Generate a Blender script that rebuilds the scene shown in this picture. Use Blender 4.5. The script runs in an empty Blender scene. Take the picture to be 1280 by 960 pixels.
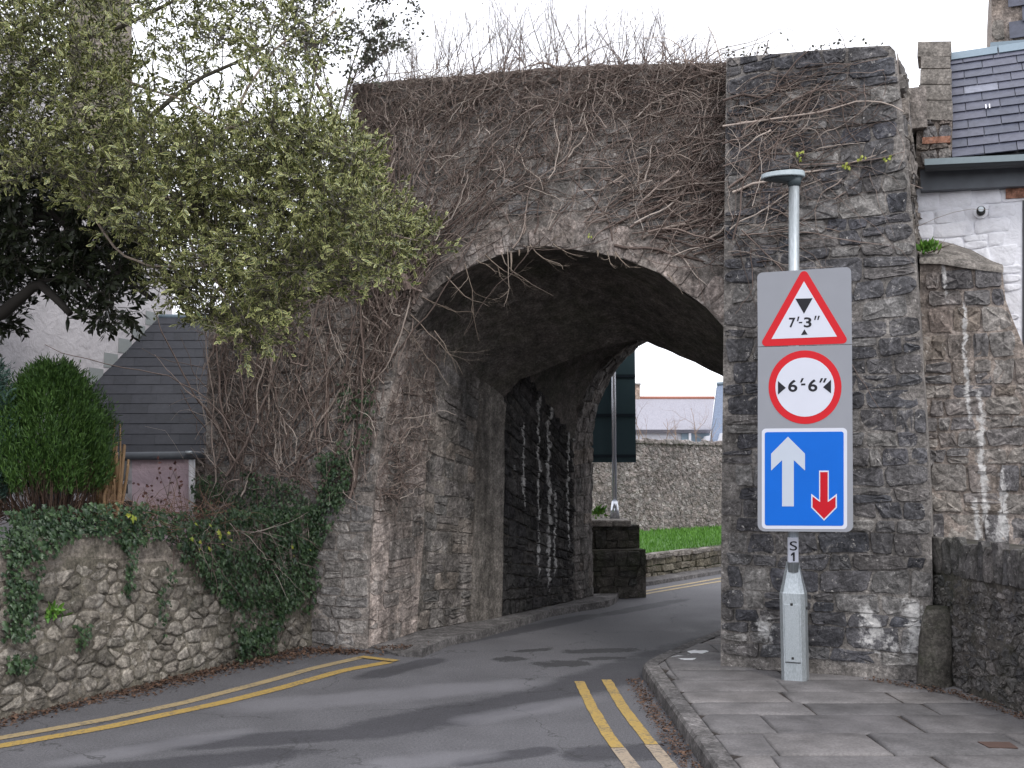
import bpy, math, random
import numpy as np
from mathutils import Vector, noise
from mathutils.geometry import tessellate_polygon

random.seed(7); np.random.seed(7)
SC = bpy.context.scene
COL = SC.collection

# ------------------------------------------------------------------ camera, sky, sun
EYE = 1.68
PITCH = math.radians(5.05)
FPX = 1300.0                       # focal length in pixels of a 1280 wide picture
cam_d = bpy.data.cameras.new("camera"); cam = bpy.data.objects.new("camera", cam_d); COL.objects.link(cam)
cam_d.sensor_width = 36.0; cam_d.lens = FPX / 1280 * 36
cam_d.clip_start = 0.05; cam_d.clip_end = 2000
cam.location = (0, 0, EYE); cam.rotation_euler = (math.pi / 2 + PITCH, 0, 0)
SC.camera = cam

SUN_EL, SUN_AZ = math.radians(48), math.radians(155)      # azimuth clockwise from +Y (behind the camera, to its right)
w = bpy.data.worlds.new("World"); SC.world = w; w.use_nodes = True
nt = w.node_tree; nt.nodes.clear()
out = nt.nodes.new("ShaderNodeOutputWorld"); bg = nt.nodes.new("ShaderNodeBackground")
sky = nt.nodes.new("ShaderNodeTexSky"); sky.sky_type = 'NISHITA'; sky.sun_disc = False
sky.sun_elevation = SUN_EL; sky.sun_rotation = SUN_AZ
mul = nt.nodes.new("ShaderNodeVectorMath"); mul.operation = 'SCALE'; mul.inputs['Scale'].default_value = 0.12
nt.links.new(sky.outputs[0], mul.inputs[0])
tc = nt.nodes.new("ShaderNodeTexCoord"); nz = nt.nodes.new("ShaderNodeTexNoise"); nz.inputs['Scale'].default_value = 2.2; nz.inputs['Detail'].default_value = 5
nt.links.new(tc.outputs['Generated'], nz.inputs['Vector'])
rmp = nt.nodes.new("ShaderNodeValToRGB"); rmp.color_ramp.elements[0].position = .3; rmp.color_ramp.elements[1].position = .75
rmp.color_ramp.elements[0].color = (1.10, 1.12, 1.20, 1); rmp.color_ramp.elements[1].color = (1.42, 1.43, 1.50, 1)
nt.links.new(nz.outputs['Fac'], rmp.inputs[0])
mx = nt.nodes.new("ShaderNodeMixRGB"); mx.inputs[0].default_value = 0.9       # nine tenths cloud cover
nt.links.new(mul.outputs[0], mx.inputs[1]); nt.links.new(rmp.outputs[0], mx.inputs[2])
nt.links.new(mx.outputs[0], bg.inputs[0]); bg.inputs[1].default_value = 1.5
nt.links.new(bg.outputs[0], out.inputs[0])
sl = bpy.data.lights.new("sun", 'SUN'); sl.energy = 1.5; sl.angle = math.radians(14); sl.color = (1, .96, .9)
sun = bpy.data.objects.new("sun", sl); COL.objects.link(sun)
sd = Vector((math.sin(SUN_AZ) * math.cos(SUN_EL), math.cos(SUN_AZ) * math.cos(SUN_EL), math.sin(SUN_EL)))
sun.rotation_euler = sd.to_track_quat('Z', 'Y').to_euler(); sun.location = (5, -5, 20)
SC.view_settings.view_transform = 'Standard'; SC.view_settings.look = 'None'
SC.view_settings.exposure = 0.0; SC.view_settings.gamma = 1.0
try: SC.view_settings.use_curve_mapping = False
except Exception: pass

# ------------------------------------------------------------------ picture -> place
FW = Vector((0, math.cos(PITCH), math.sin(PITCH))); UPV = Vector((0, -math.sin(PITCH), math.cos(PITCH))); RT = Vector((1, 0, 0))
EYEV = Vector((0, 0, EYE))
def ray(px, py): return FW + RT * ((px - 640) / FPX) + UPV * ((480 - py) / FPX)
def P(px, py, y):
    d = ray(px, py); return EYEV + d * (y / d.y)
def G(px, py, z=0.0):
    d = ray(px, py); return EYEV + d * ((z - EYE) / d.z)
Z = Vector((0, 0, 1))

# ------------------------------------------------------------------ object helpers
def mesh_obj(name, verts, faces, mat=None, parent=None, loc=None, smooth=False, rnd=None):
    me = bpy.data.meshes.new(name)
    if loc is not None:
        l = Vector(loc); verts = [(v[0] - l.x, v[1] - l.y, v[2] - l.z) for v in verts]
    me.from_pydata([tuple(v) for v in verts], [], faces)
    if smooth: me.polygons.foreach_set("use_smooth", [True] * len(me.polygons))
    if rnd is not None:
        a = me.attributes.new("rnd", 'FLOAT', 'POINT'); a.data.foreach_set("value", [rnd] * len(verts) if isinstance(rnd, (int, float)) else list(rnd))
    if mat: me.materials.append(mat)
    o = bpy.data.objects.new(name, me); COL.objects.link(o)
    if loc is not None: o.location = l
    if parent is not None:
        o.parent = parent
        o.location = (l if loc is not None else Vector((0, 0, 0))) - WLOC[parent.name]
        WLOC[o.name] = l if loc is not None else Vector((0, 0, 0))
        if loc is None: WLOC[o.name] = Vector((0, 0, 0))
    else: WLOC[o.name] = Vector(loc) if loc is not None else Vector((0, 0, 0))
    return o
WLOC = {}
def np_mesh(name, V, F, mat=None, parent=None, attrs=None, smooth=True):
    """V (n,3) array, F (m,k) array, world coordinates"""
    me = bpy.data.meshes.new(name); n, m, k = len(V), len(F), F.shape[1]
    me.vertices.add(n); me.vertices.foreach_set("co", np.ascontiguousarray(V, dtype=np.float32).ravel())
    me.loops.add(m * k); me.loops.foreach_set("vertex_index", np.ascontiguousarray(F, dtype=np.int32).ravel())
    me.polygons.add(m); me.polygons.foreach_set("loop_start", np.arange(0, m * k, k, dtype=np.int32))
    try: me.polygons.foreach_set("loop_total", np.full(m, k, dtype=np.int32))
    except Exception: pass
    me.update(calc_edges=True)
    if smooth: me.polygons.foreach_set("use_smooth", np.ones(m, dtype=bool))
    for an, av in (attrs or {}).items():
        a = me.attributes.new(an, 'FLOAT', 'POINT'); a.data.foreach_set("value", np.ascontiguousarray(av, dtype=np.float32))
    if mat: me.materials.append(mat)
    o = bpy.data.objects.new(name, me); COL.objects.link(o); WLOC[o.name] = Vector((0, 0, 0))
    if parent is not None: o.parent = parent; o.location = -WLOC[parent.name]
    return o
def empty(name, loc):
    o = bpy.data.objects.new(name, None); COL.objects.link(o); o.location = loc; o.empty_display_size = .2; WLOC[o.name] = Vector(loc); return o
def tag(o, label=None, cat=None, group=None, kind=None):
    if label: o['label'] = label
    if cat: o['category'] = cat
    if group: o['group'] = group
    if kind: o['kind'] = kind
    return o
def box(name, c, ux, uy, uz, mat, parent=None, bev=0.0, rnd=.5):
    """box with half vectors ux, uy, uz about c, its edges chamfered"""
    c, ux, uy, uz = Vector(c), Vector(ux), Vector(uy), Vector(uz)
    if bev <= 0:
        v = [c + ux * a + uy * b + uz * d for a in (-1, 1) for b in (-1, 1) for d in (-1, 1)]
        f = [(0, 1, 3, 2), (4, 6, 7, 5), (0, 4, 5, 1), (2, 3, 7, 6), (0, 2, 6, 4), (1, 5, 7, 3)]
        return mesh_obj(name, v, f, mat, parent, loc=c, rnd=rnd)
    v = []; lx, ly, lz = ux.length, uy.length, uz.length
    X, Y, Zz = ux.normalized(), uy.normalized(), uz.normalized()
    idx = {}
    for a in (-1, 1):
        for b in (-1, 1):
            for d in (-1, 1):
                for k in range(3):
                    s = [lx - bev, ly - bev, lz - bev]; s[k] += bev
                    idx[(a, b, d, k)] = len(v); v.append(c + X * a * s[0] + Y * b * s[1] + Zz * d * s[2])
    f = []
    S = (-1, 1)
    for a in S: f.append([idx[(a, b, d, 0)] for b, d in ((-1, -1), (1, -1), (1, 1), (-1, 1))][::a])
    for b in S: f.append([idx[(a, b, d, 1)] for a, d in ((-1, -1), (-1, 1), (1, 1), (1, -1))][::b])
    for d in S: f.append([idx[(a, b, d, 2)] for a, b in ((-1, -1), (1, -1), (1, 1), (-1, 1))][::d])
    for a in S:
        for b in S: f.append((idx[(a, b, -1, 0)], idx[(a, b, 1, 0)], idx[(a, b, 1, 1)], idx[(a, b, -1, 1)]))
        for d in S: f.append((idx[(a, -1, d, 0)], idx[(a, 1, d, 0)], idx[(a, 1, d, 2)], idx[(a, -1, d, 2)]))
    for b in S:
        for d in S: f.append((idx[(-1, b, d, 1)], idx[(1, b, d, 1)], idx[(1, b, d, 2)], idx[(-1, b, d, 2)]))
    for a in S:
        for b in S:
            for d in S: f.append((idx[(a, b, d, 0)], idx[(a, b, d, 1)], idx[(a, b, d, 2)]))
    return mesh_obj(name, v, f, mat, parent, loc=c, rnd=rnd)
def prism(name, poly, back, mat, parent=None, rnd=.5):
    """closed solid: poly (world points) and the same pushed by vector(s) back"""
    n = len(poly); poly = [Vector(p) for p in poly]
    bk = [poly[i] + Vector(back[i] if isinstance(back, list) else back) for i in range(n)]
    V = poly + bk
    tris = tessellate_polygon([poly])
    f = [tuple(t) for t in tris] + [tuple(n + i for i in reversed(t)) for t in tris]
    f += [(i, (i + 1) % n, n + (i + 1) % n, n + i) for i in range(n)]
    c = sum(poly, Vector()) / n
    o = mesh_obj(name, V, f, mat, parent, loc=c, rnd=rnd)
    import bmesh
    bm = bmesh.new(); bm.from_mesh(o.data); bmesh.ops.recalc_face_normals(bm, faces=bm.faces); bm.to_mesh(o.data); bm.free()
    return o
def tube_arrays(paths, radii, sides=3):
    """paths (N,T,3), radii (N,T)"""
    paths = np.asarray(paths, float); radii = np.asarray(radii, float)
    N, T, _ = paths.shape
    tg = np.gradient(paths, axis=1); tg /= np.linalg.norm(tg, axis=2, keepdims=True) + 1e-9
    ref = np.zeros_like(tg); ref[..., 2] = 1.0; m = np.abs(tg[..., 2]) > .9; ref[m] = (1, 0, 0)
    # one reference per path keeps the ring from twisting
    ref[:] = ref[:, T // 2:T // 2 + 1]
    a = np.cross(tg, ref); a /= np.linalg.norm(a, axis=2, keepdims=True) + 1e-9; b = np.cross(tg, a)
    ang = np.arange(sides) * 2 * np.pi / sides
    V = paths[:, :, None] + radii[:, :, None, None] * (a[:, :, None] * np.cos(ang)[:, None] + b[:, :, None] * np.sin(ang)[:, None])
    idx = np.arange(N * T * sides).reshape(N, T, sides)
    i0 = idx[:, :-1]; i1 = idx[:, 1:]
    F = np.stack([i0, np.roll(i0, -1, 2), np.roll(i1, -1, 2), i1], -1).reshape(-1, 4)
    return V.reshape(-1, 3), F
def tubes(name, paths, radii, mat, parent=None, sides=3, smooth=True):
    V, F = tube_arrays(paths, radii, sides); N, T = np.asarray(radii).shape
    r = np.repeat(np.random.rand(N), T * sides)
    return np_mesh(name, V, F, mat, parent, {'rnd': r}, smooth)
def resample(pts, T):
    p = np.array([tuple(q) for q in pts], float); d = np.r_[0, np.cumsum(np.linalg.norm(np.diff(p, axis=0), axis=1))]
    t = np.linspace(0, d[-1], T); return np.stack([np.interp(t, d, p[:, i]) for i in range(3)], 1)
def pipe(name, pts, r, mat, parent=None, sides=12, T=None, cap=True, r2=None):
    pts = resample(pts, T or max(2, len(pts)))
    T = len(pts); rr = np.linspace(r, r if r2 is None else r2, T)[None]
    V, F = tube_arrays(pts[None], rr, sides)
    faces = [tuple(int(i) for i in f) for f in F]
    if cap: faces += [tuple(range(sides))[::-1], tuple(range((T - 1) * sides, T * sides))]
    o = mesh_obj(name, [tuple(v) for v in V], faces, mat, parent, loc=tuple(pts[0]), smooth=False, rnd=.5)
    for p_ in o.data.polygons: p_.use_smooth = len(p_.vertices) == 4
    return o

# ------------------------------------------------------------------ materials
class NT:
    def __init__(s, name):
        s.m = bpy.data.materials.new(name); s.m.use_nodes = True; s.t = s.m.node_tree; s.b = s.t.nodes["Principled BSDF"]; s.g = None
    def n(s, typ, **kw):
        x = s.t.nodes.new(typ)
        for k, v in kw.items():
            if k.startswith('_'): x.inputs[k[1:].replace('_', ' ')].default_value = v
            else: setattr(x, k, v)
        return x
    def l(s, a, b): s.t.links.new(a, b)
    def pos(s):
        if s.g is None: s.g = s.n("ShaderNodeNewGeometry")
        return s.g.outputs['Position']
    def noise(s, scale, detail=4, rough=.55, vec=None, dist=0.0, stretch=None):
        x = s.n("ShaderNodeTexNoise", _Scale=scale, _Detail=detail, _Roughness=rough, _Distortion=dist)
        v = vec or s.pos()
        if stretch:
            mp = s.n("ShaderNodeMapping"); mp.inputs['Scale'].default_value = stretch; s.l(v, mp.inputs[0]); v = mp.outputs[0]
        s.l(v, x.inputs['Vector']); return x.outputs['Fac']
    def ramp(s, fac, stops, interp='LINEAR'):
        r = s.n("ShaderNodeValToRGB"); r.color_ramp.interpolation = interp
        while len(r.color_ramp.elements) < len(stops): r.color_ramp.elements.new(.5)
        for e, (p, c) in zip(r.color_ramp.elements, stops):
            e.position = p; e.color = (*c, 1) if not isinstance(c, (int, float)) else (c, c, c, 1)
        s.l(fac, r.inputs[0]); return r.outputs[0]
    def mix(s, fac, a, b, mode='MIX'):
        x = s.n("ShaderNodeMixRGB", blend_type=mode)
        for i, v in ((0, fac), (1, a), (2, b)):
            if isinstance(v, (int, float)): x.inputs[i].default_value = v if i == 0 else (v, v, v, 1)
            elif isinstance(v, tuple): x.inputs[i].default_value = (*v, 1)
            else: s.l(v, x.inputs[i])
        return x.outputs[0]
    def math(s, op, a, b=None, clamp=False):
        x = s.n("ShaderNodeMath", operation=op, use_clamp=clamp)
        for i, v in ((0, a), (1, b)):
            if v is None: continue
            if isinstance(v, (int, float)): x.inputs[i].default_value = v
            else: s.l(v, x.inputs[i])
        return x.outputs[0]
    def attr(s, nm): return s.n("ShaderNodeAttribute", attribute_name=nm).outputs['Fac']
    def col(s, c):
        if isinstance(c, tuple): s.b.inputs['Base Color'].default_value = (*c, 1)
        else: s.l(c, s.b.inputs['Base Color'])
    def rough(s, r):
        if isinstance(r, (int, float)): s.b.inputs['Roughness'].default_value = r
        else: s.l(r, s.b.inputs['Roughness'])
    def bump(s, h, strength=.5, dist=.01, prev=None):
        x = s.n("ShaderNodeBump", _Strength=strength, _Distance=dist); s.l(h, x.inputs['Height'])
        if prev is not None: s.l(prev, x.inputs['Normal'])
        s.l(x.outputs[0], s.b.inputs['Normal']); return x.outputs[0]
def plain(name, c, rough=.6, metal=0.0, bump=0.0, var=.12, scale=30):
    t = NT(name)
    if name.startswith('sign_'): t.b.inputs['Specular IOR Level'].default_value = .15
    n = t.noise(scale, 5)
    t.col(t.mix(n, tuple(x * (1 - var) for x in c), tuple(min(1, x * (1 + var)) for x in c))); t.rough(rough); t.b.inputs['Metallic'].default_value = metal
    if bump: t.bump(n, bump, .004)
    return t.m
def streak_mask(t, U, O, items, wob=.03):
    """irregular run-down deposits: items (distance along U from O, z low, z high, half width)"""
    p = t.pos(); d = t.n("ShaderNodeVectorMath", operation='DOT_PRODUCT'); t.l(p, d.inputs[0]); d.inputs[1].default_value = tuple(U)
    s0 = t.math('SUBTRACT', d.outputs['Value'], Vector(O).dot(U))
    sep = t.n("ShaderNodeSeparateXYZ"); t.l(p, sep.inputs[0]); z = sep.outputs['Z']
    wv = t.noise(3.5, 6, .7, stretch=(.3, .3, 1.0)); s1 = t.math('ADD', s0, t.math('MULTIPLY', t.math('SUBTRACT', wv, .5), wob * 2))
    nn = t.noise(14, 5, .7)
    tot = None
    for (a, z0, z1, hw) in items:
        m = t.math('SUBTRACT', 1.0, t.math('DIVIDE', t.math('ABSOLUTE', t.math('SUBTRACT', s1, a)), hw))
        top = t.math('MULTIPLY', t.math('SUBTRACT', z1, z), 6.0, True); bot = t.math('MULTIPLY', t.math('SUBTRACT', z, z0), 3.0, True)
        m = t.math('MULTIPLY', t.math('MULTIPLY', t.math('MAXIMUM', m, 0.0), top), bot)
        tot = m if tot is None else t.math('MAXIMUM', tot, m)
    v = t.math('MULTIPLY', t.math('SUBTRACT', t.math('ADD', tot, t.math('MULTIPLY', t.math('SUBTRACT', nn, .5), 2.6)), .42), 2.6, True)
    return t.math('MULTIPLY', v, t.math('MULTIPLY', tot, 3.0, True))
def rock(name, cols, lime=.35, limecol=(.50, .47, .44), moss=0.0, streaks=None, bump=.9, grime=.5, mortar=False, drip=.0):
    t = NT(name)
    base = t.ramp(t.attr('rnd'), [(i / max(1, len(cols) - 1), c) for i, c in enumerate(cols)]) if not mortar else t.ramp(t.noise(3, 4), [(.3, cols[0]), (.7, cols[-1])])
    n1 = t.noise(9, 7, .65); n2 = t.noise(42, 6, .7); n3 = t.noise(1.3, 5, .6); n4 = t.noise(5, 8, .72, dist=.6)
    c = t.mix(1.0, base, t.ramp(n1, [(.28, .45), (.5, 1.0), (.72, 1.75)]), 'MULTIPLY')
    c = t.mix(1.0, c, t.ramp(n2, [(.32, .5), (.5, 1.0), (.68, 1.7)]), 'MULTIPLY')
    c = t.mix(grime, c, t.mix(1.0, c, t.ramp(n3, [(.35, .55), (.62, 1.25)]), 'MULTIPLY'))
    if drip:
        dn = t.noise(4.5, 6, .7, stretch=(1, 1, .13), dist=.2); c = t.mix(drip, c, t.mix(1.0, c, t.ramp(dn, [(.36, .45), (.5, 1.0), (.66, 1.9)]), 'MULTIPLY'))
    lm = t.math('MULTIPLY', t.ramp(n4, [(.60, 0), (.70, 1)]), lime)
    c = t.mix(lm, c, limecol)
    fl = t.math('MULTIPLY', t.ramp(t.noise(23, 6, .8, dist=.3), [(.60, 0), (.66, 1)]), min(1.0, lime * 1.1)); c = t.mix(fl, c, tuple(min(1, x * 1.15) for x in limecol))
    if moss: c = t.mix(t.math('MULTIPLY', t.ramp(t.noise(2.3, 6, .7), [(.45, 0), (.65, 1)]), moss), c, (.035, .045, .018))
    if streaks:
        sm = streak_mask(t, *streaks); c = t.mix(t.math('MULTIPLY', sm, t.ramp(t.noise(19, 6, .75), [(.3, .35), (.55, 1)])), c, (.56, .55, .54))
    t.col(c); t.rough(.92); t.b.inputs['Specular IOR Level'].default_value = .25
    b = t.bump(n4, bump * .7, .03); b = t.bump(n1, bump, .018, b); t.bump(n2, bump, .008, b)
    return t.m

M_ = {}
GREY = [(.058, .058, .065), (.095, .092, .095), (.072, .072, .082), (.135, .125, .12), (.062, .064, .073), (.20, .19, .18), (.088, .085, .088)]
M_['arch'] = rock('arch_wall_stone', [(.14, .13, .125), (.20, .185, .172), (.16, .155, .155), (.31, .285, .265), (.20, .188, .18)], lime=.6, drip=.4)
M_['arch_mortar'] = rock('arch_wall_mortar', [(.18, .16, .145), (.27, .24, .22)], lime=.4, mortar=True)
M_['pier'] = rock('pier_stone', [(.21, .18, .165), (.26, .22, .20), (.23, .20, .185), (.18, .165, .155)], lime=.6, moss=.12, drip=.9)
M_['pier_mortar'] = rock('pier_mortar', [(.22, .185, .165), (.29, .25, .225)], lime=.6, mortar=True, drip=.9)
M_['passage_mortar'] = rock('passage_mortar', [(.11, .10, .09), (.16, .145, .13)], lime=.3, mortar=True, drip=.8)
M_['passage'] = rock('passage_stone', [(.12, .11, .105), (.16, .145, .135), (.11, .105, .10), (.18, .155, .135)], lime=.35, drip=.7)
M_['soffit'] = rock('dark_vault', [(.075, .068, .062), (.115, .10, .09)], lime=.2, moss=.3, mortar=True)  # dark brown mottled tone for arch soffit and vaults
M_['rubble'] = rock('boundary_stone', [(.15, .135, .115), (.24, .215, .185), (.36, .325, .28), (.14, .128, .11), (.20, .18, .155), (.36, .33, .29)], lime=.6, limecol=(.55, .52, .47), moss=.25)
M_['rubble_mortar'] = rock('boundary_mortar', [(.125, .112, .09), (.20, .178, .148)], lime=.2, moss=.22, mortar=True)
M_['render'] = rock('old_render', [(.19, .165, .14), (.25, .22, .19)], lime=.2, moss=.3, mortar=True, bump=.4)
M_['butt'] = rock('buttress_stone', [(.19, .16, .135), (.12, .115, .12), (.25, .225, .20), (.15, .145, .145), (.20, .165, .145)], lime=.6, limecol=(.6, .58, .55))
M_['butt_mortar'] = rock('buttress_mortar', [(.21, .175, .15), (.29, .25, .225)], lime=.5, mortar=True)
M_['dark'] = rock('low_wall_stone', [(.055, .053, .055), (.085, .08, .078), (.11, .10, .095), (.07, .066, .066)], lime=.4, moss=.2)
M_['dark_mortar'] = rock('low_wall_mortar', [(.05, .046, .042), (.09, .08, .072)], lime=.3, moss=.3, mortar=True)
M_['mossy'] = rock('mossy_block_stone', [(.05, .047, .04), (.075, .068, .06), (.04, .04, .038)], lime=.2, moss=.6)
M_['far'] = rock('far_wall_stone', [(.19, .165, .155), (.24, .21, .20), (.17, .155, .15), (.30, .275, .265)], lime=.3)
M_['coping'] = rock('coping_stone', [(.17, .155, .14), (.22, .20, .18)], lime=.45, bump=.5)
M_['brickred'] = rock('sandstone_red', [(.30, .14, .09), (.26, .14, .10)], lime=.3, bump=.4)
M_['slab'] = rock('paving_slab', [(.125, .12, .125), (.155, .148, .15), (.14, .132, .135), (.115, .11, .115)], lime=.06, bump=.25, grime=.7)
def slabmat():
    t = NT('paving_slab'); base = t.ramp(t.attr('rnd'), [(0, (.098, .094, .096)), (.35, (.148, .140, .140)), (.7, (.118, .112, .114)), (1, (.178, .166, .162))])
    n1 = t.noise(3.5, 6, .65); n2 = t.noise(60, 5, .7); c = t.mix(1.0, base, t.ramp(n1, [(.3, .6), (.7, 1.35)]), 'MULTIPLY'); c = t.mix(1.0, c, t.ramp(n2, [(.3, .7), (.7, 1.35)]), 'MULTIPLY')
    c = t.mix(t.ramp(t.noise(11, 7, .8), [(.62, 0), (.72, .5)]), c, (.06, .058, .055)); t.col(c); t.rough(.8); b = t.bump(n1, .25, .01); t.bump(n2, .35, .003, b); return t.m
M_['slab'] = slabmat()
M_['kerb'] = rock('kerb_stone', [(.10, .095, .095), (.14, .132, .13)], lime=.2, bump=.35)
M_['joint'] = rock('paving_joint', [(.035, .03, .027), (.06, .05, .045)], lime=.05, mortar=True)
M_['white'] = rock('white_painted_stone', [(.70, .71, .74), (.76, .77, .80), (.73, .74, .78)], lime=0, grime=.12, bump=.35)
M_['soil'] = plain('soil', (.05, .04, .03), .95, bump=1, scale=12, var=.4)

# white paint keeps nearly even colour
def white_mat(name, c, dirt=.25):
    t = NT(name); n = t.noise(4, 7, .7); n2 = t.noise(24, 6, .65)
    t.col(t.mix(t.math('MULTIPLY', t.ramp(n, [(.45, 0), (.75, 1)]), dirt), c, tuple(x * .62 for x in c))); t.rough(.8)
    b = t.bump(t.noise(7, 6, .6, dist=.4), .8, .03); t.bump(n2, .5, .008, b); return t.m
M_['white'] = white_mat('white_limewash', (.76, .76, .80), .2)
M_['whiteold'] = white_mat('weathered_limewash', (.50, .48, .50), .6)
M_['pink'] = white_mat('pink_render', (.62, .48, .53), .25)

def bark(name, c0, c1):
    t = NT(name); n = t.noise(30, 4)
    t.col(t.mix(t.attr('rnd'), c0, c1)); t.rough(.9); t.bump(n, .4, .004); return t.m
def vine_mat():
    t = NT('vine_stem'); t.col(t.ramp(t.attr('rnd'), [(0, (.10, .073, .063)), (.45, (.19, .142, .122)), (.75, (.30, .24, .21)), (.9, (.45, .38, .33)), (1, (.52, .45, .40))])); t.rough(.9); t.bump(t.noise(30, 4), .4, .004); return t.m
M_['vine'] = vine_mat()
M_['twig'] = bark('bare_twig', (.10, .075, .07), (.22, .17, .15))
M_['paletwig'] = bark('pale_twig', (.24, .19, .15), (.36, .30, .25))
M_['branch'] = bark('branch_bark', (.05, .045, .035), (.12, .11, .085))
M_['cutwood'] = bark('cut_wood', (.22, .13, .07), (.50, .33, .18))
M_['brownstem'] = bark('dead_conifer_stem', (.05, .03, .022), (.13, .08, .055))
def leafmat(name, c0, c1, margin=None, rough=.4, m0=.5, trans=.0):
    t = NT(name); c = t.mix(t.attr('rnd'), c0, c1)
    if margin:
        e = t.ramp(t.attr('edge'), [(m0, 0), (m0 + .18, 1)]); amt = t.ramp(t.attr('rnd'), [(.0, .25), (.35, 1)])
        c = t.mix(t.mix(1.0, e, amt, 'MULTIPLY'), c, margin)
    t.col(c); t.rough(rough)
    t.b.inputs['Specular IOR Level'].default_value = .4
    return t.m
M_['holly'] = leafmat('variegated_leaf', (.030, .050, .016), (.085, .115, .032), (.44, .44, .18), .36, .58)
M_['shadeleaf'] = leafmat('shade_toned_leaf', (.016, .022, .011), (.040, .052, .024), None, .35)  # leaf colour lowered to stand for shade inside and under the crown
M_['smallleaf'] = leafmat('small_grey_leaf', (.05, .05, .04), (.10, .11, .07), None, .5)
M_['ivy'] = leafmat('ivy_leaf', (.012, .032, .014), (.058, .100, .042), None, .35)
M_['ivyyellow'] = leafmat('ivy_yellow_leaf', (.22, .28, .04), (.34, .36, .06), None, .4)
M_['conifer'] = leafmat('conifer_spray', (.014, .045, .008), (.075, .15, .028), None, .6)
M_['bluefir'] = leafmat('blue_conifer_spray', (.03, .07, .06), (.08, .14, .11), None, .6)
M_['litter'] = leafmat('dead_leaf', (.045, .026, .019), (.15, .088, .058), None, .8)
M_['grassb'] = leafmat('grass_blade', (.05, .15, .015), (.11, .26, .03), None, .6)
M_['bright'] = leafmat('fresh_green_leaf', (.05, .16, .02), (.16, .30, .05), None, .5)

def slate_mat(name, cols, rough=.45):
    t = NT(name); base = t.ramp(t.attr('rnd'), [(i / (len(cols) - 1), c) for i, c in enumerate(cols)])
    n = t.noise(18, 6, .65); t.col(t.mix(1.0, base, t.ramp(n, [(.3, .75), (.7, 1.25)]), 'MULTIPLY')); t.rough(rough); t.bump(n, .35, .006); return t.m
M_['slate'] = slate_mat('blue_grey_slate', [(.060, .066, .095), (.072, .078, .110), (.085, .088, .122), (.066, .072, .102), (.19, .20, .25)])
M_['slatedark'] = slate_mat('dark_slate', [(.016, .018, .024), (.021, .023, .031), (.028, .030, .038)], .7)
M_['flashing'] = plain('grey_flashing', (.25, .27, .27), .7)
M_['lead'] = plain('lead_sheet', (.20, .26, .31), .5, .2)
M_['gutter'] = plain('painted_gutter', (.20, .25, .27), .45)
M_['gutterdark'] = plain('dark_gutter', (.035, .04, .045), .5)
M_['fascia'] = plain('fascia_board', (.095, .105, .12), .6, var=.3, scale=9)
M_['farfascia'] = plain('white_fascia', (.6, .6, .62), .6)
M_['farwhite'] = plain('far_white_wall', (.62, .62, .66), .8)
M_['fargreyroof'] = slate_mat('far_slate_roof', [(.27, .27, .31), (.30, .29, .33)], .7)
M_['farblue'] = slate_mat('far_blue_slate', [(.13, .17, .25), (.16, .20, .28)], .6)
M_['ridge'] = plain('red_ridge_tile', (.32, .13, .09), .8)
M_['pvc'] = plain('white_pipe', (.80, .80, .84), .4)
M_['glass'] = plain('dark_glass', (.02, .022, .025), .08)
M_['galv'] = (lambda: (lambda t: (t.col(t.mix(t.ramp(t.n("ShaderNodeTexVoronoi", _Scale=55.0).outputs['Color'], [(.2, 0), (.8, 1)]), (.36, .40, .42), (.50, .54, .57))), t.rough(.45), t.b.inputs['Metallic'].__setattr__('default_value', .55), t.bump(t.noise(60, 4), .12, .003), t.m)[-1])(NT('galvanised_steel')))()
M_['galvfar'] = plain('smooth_galvanised', (.55, .57, .62), .25, .8)
M_['signback'] = plain('sign_back', (.035, .062, .072), .5)
M_['rail'] = plain('sign_rail', (.012, .02, .028), .5)
M_['board'] = plain('sign_grey', (.27, .28, .31), .42, var=.07, scale=5)
M_['signwhite'] = plain('sign_white', (.60, .62, .70), .35, var=.05, scale=6)
M_['signpale'] = plain('sign_pale', (.48, .53, .61), .35, var=.05, scale=6)
M_['signred'] = plain('sign_red', (.56, .018, .026), .38, var=.04)
M_['signdarkred'] = plain('sign_deep_red', (.48, .010, .02), .38, var=.04)
M_['signblue'] = plain('sign_blue', (.006, .125, .56), .35, var=.1, scale=4)
M_['signblack'] = plain('sign_black', (.022, .022, .028), .5, var=.05)
M_['lamp'] = plain('lamp_canopy', (.36, .42, .45), .4)
M_['lampdark'] = plain('lamp_underside', (.06, .08, .09), .5)
M_['dark_hole'] = plain('dark_fitting', (.02, .02, .02), .7)
M_['paper'] = plain('white_paper', (.75, .76, .78), .7)
M_['rust'] = plain('rusty_iron', (.085, .05, .04), .8, bump=.5, var=.3)
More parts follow.
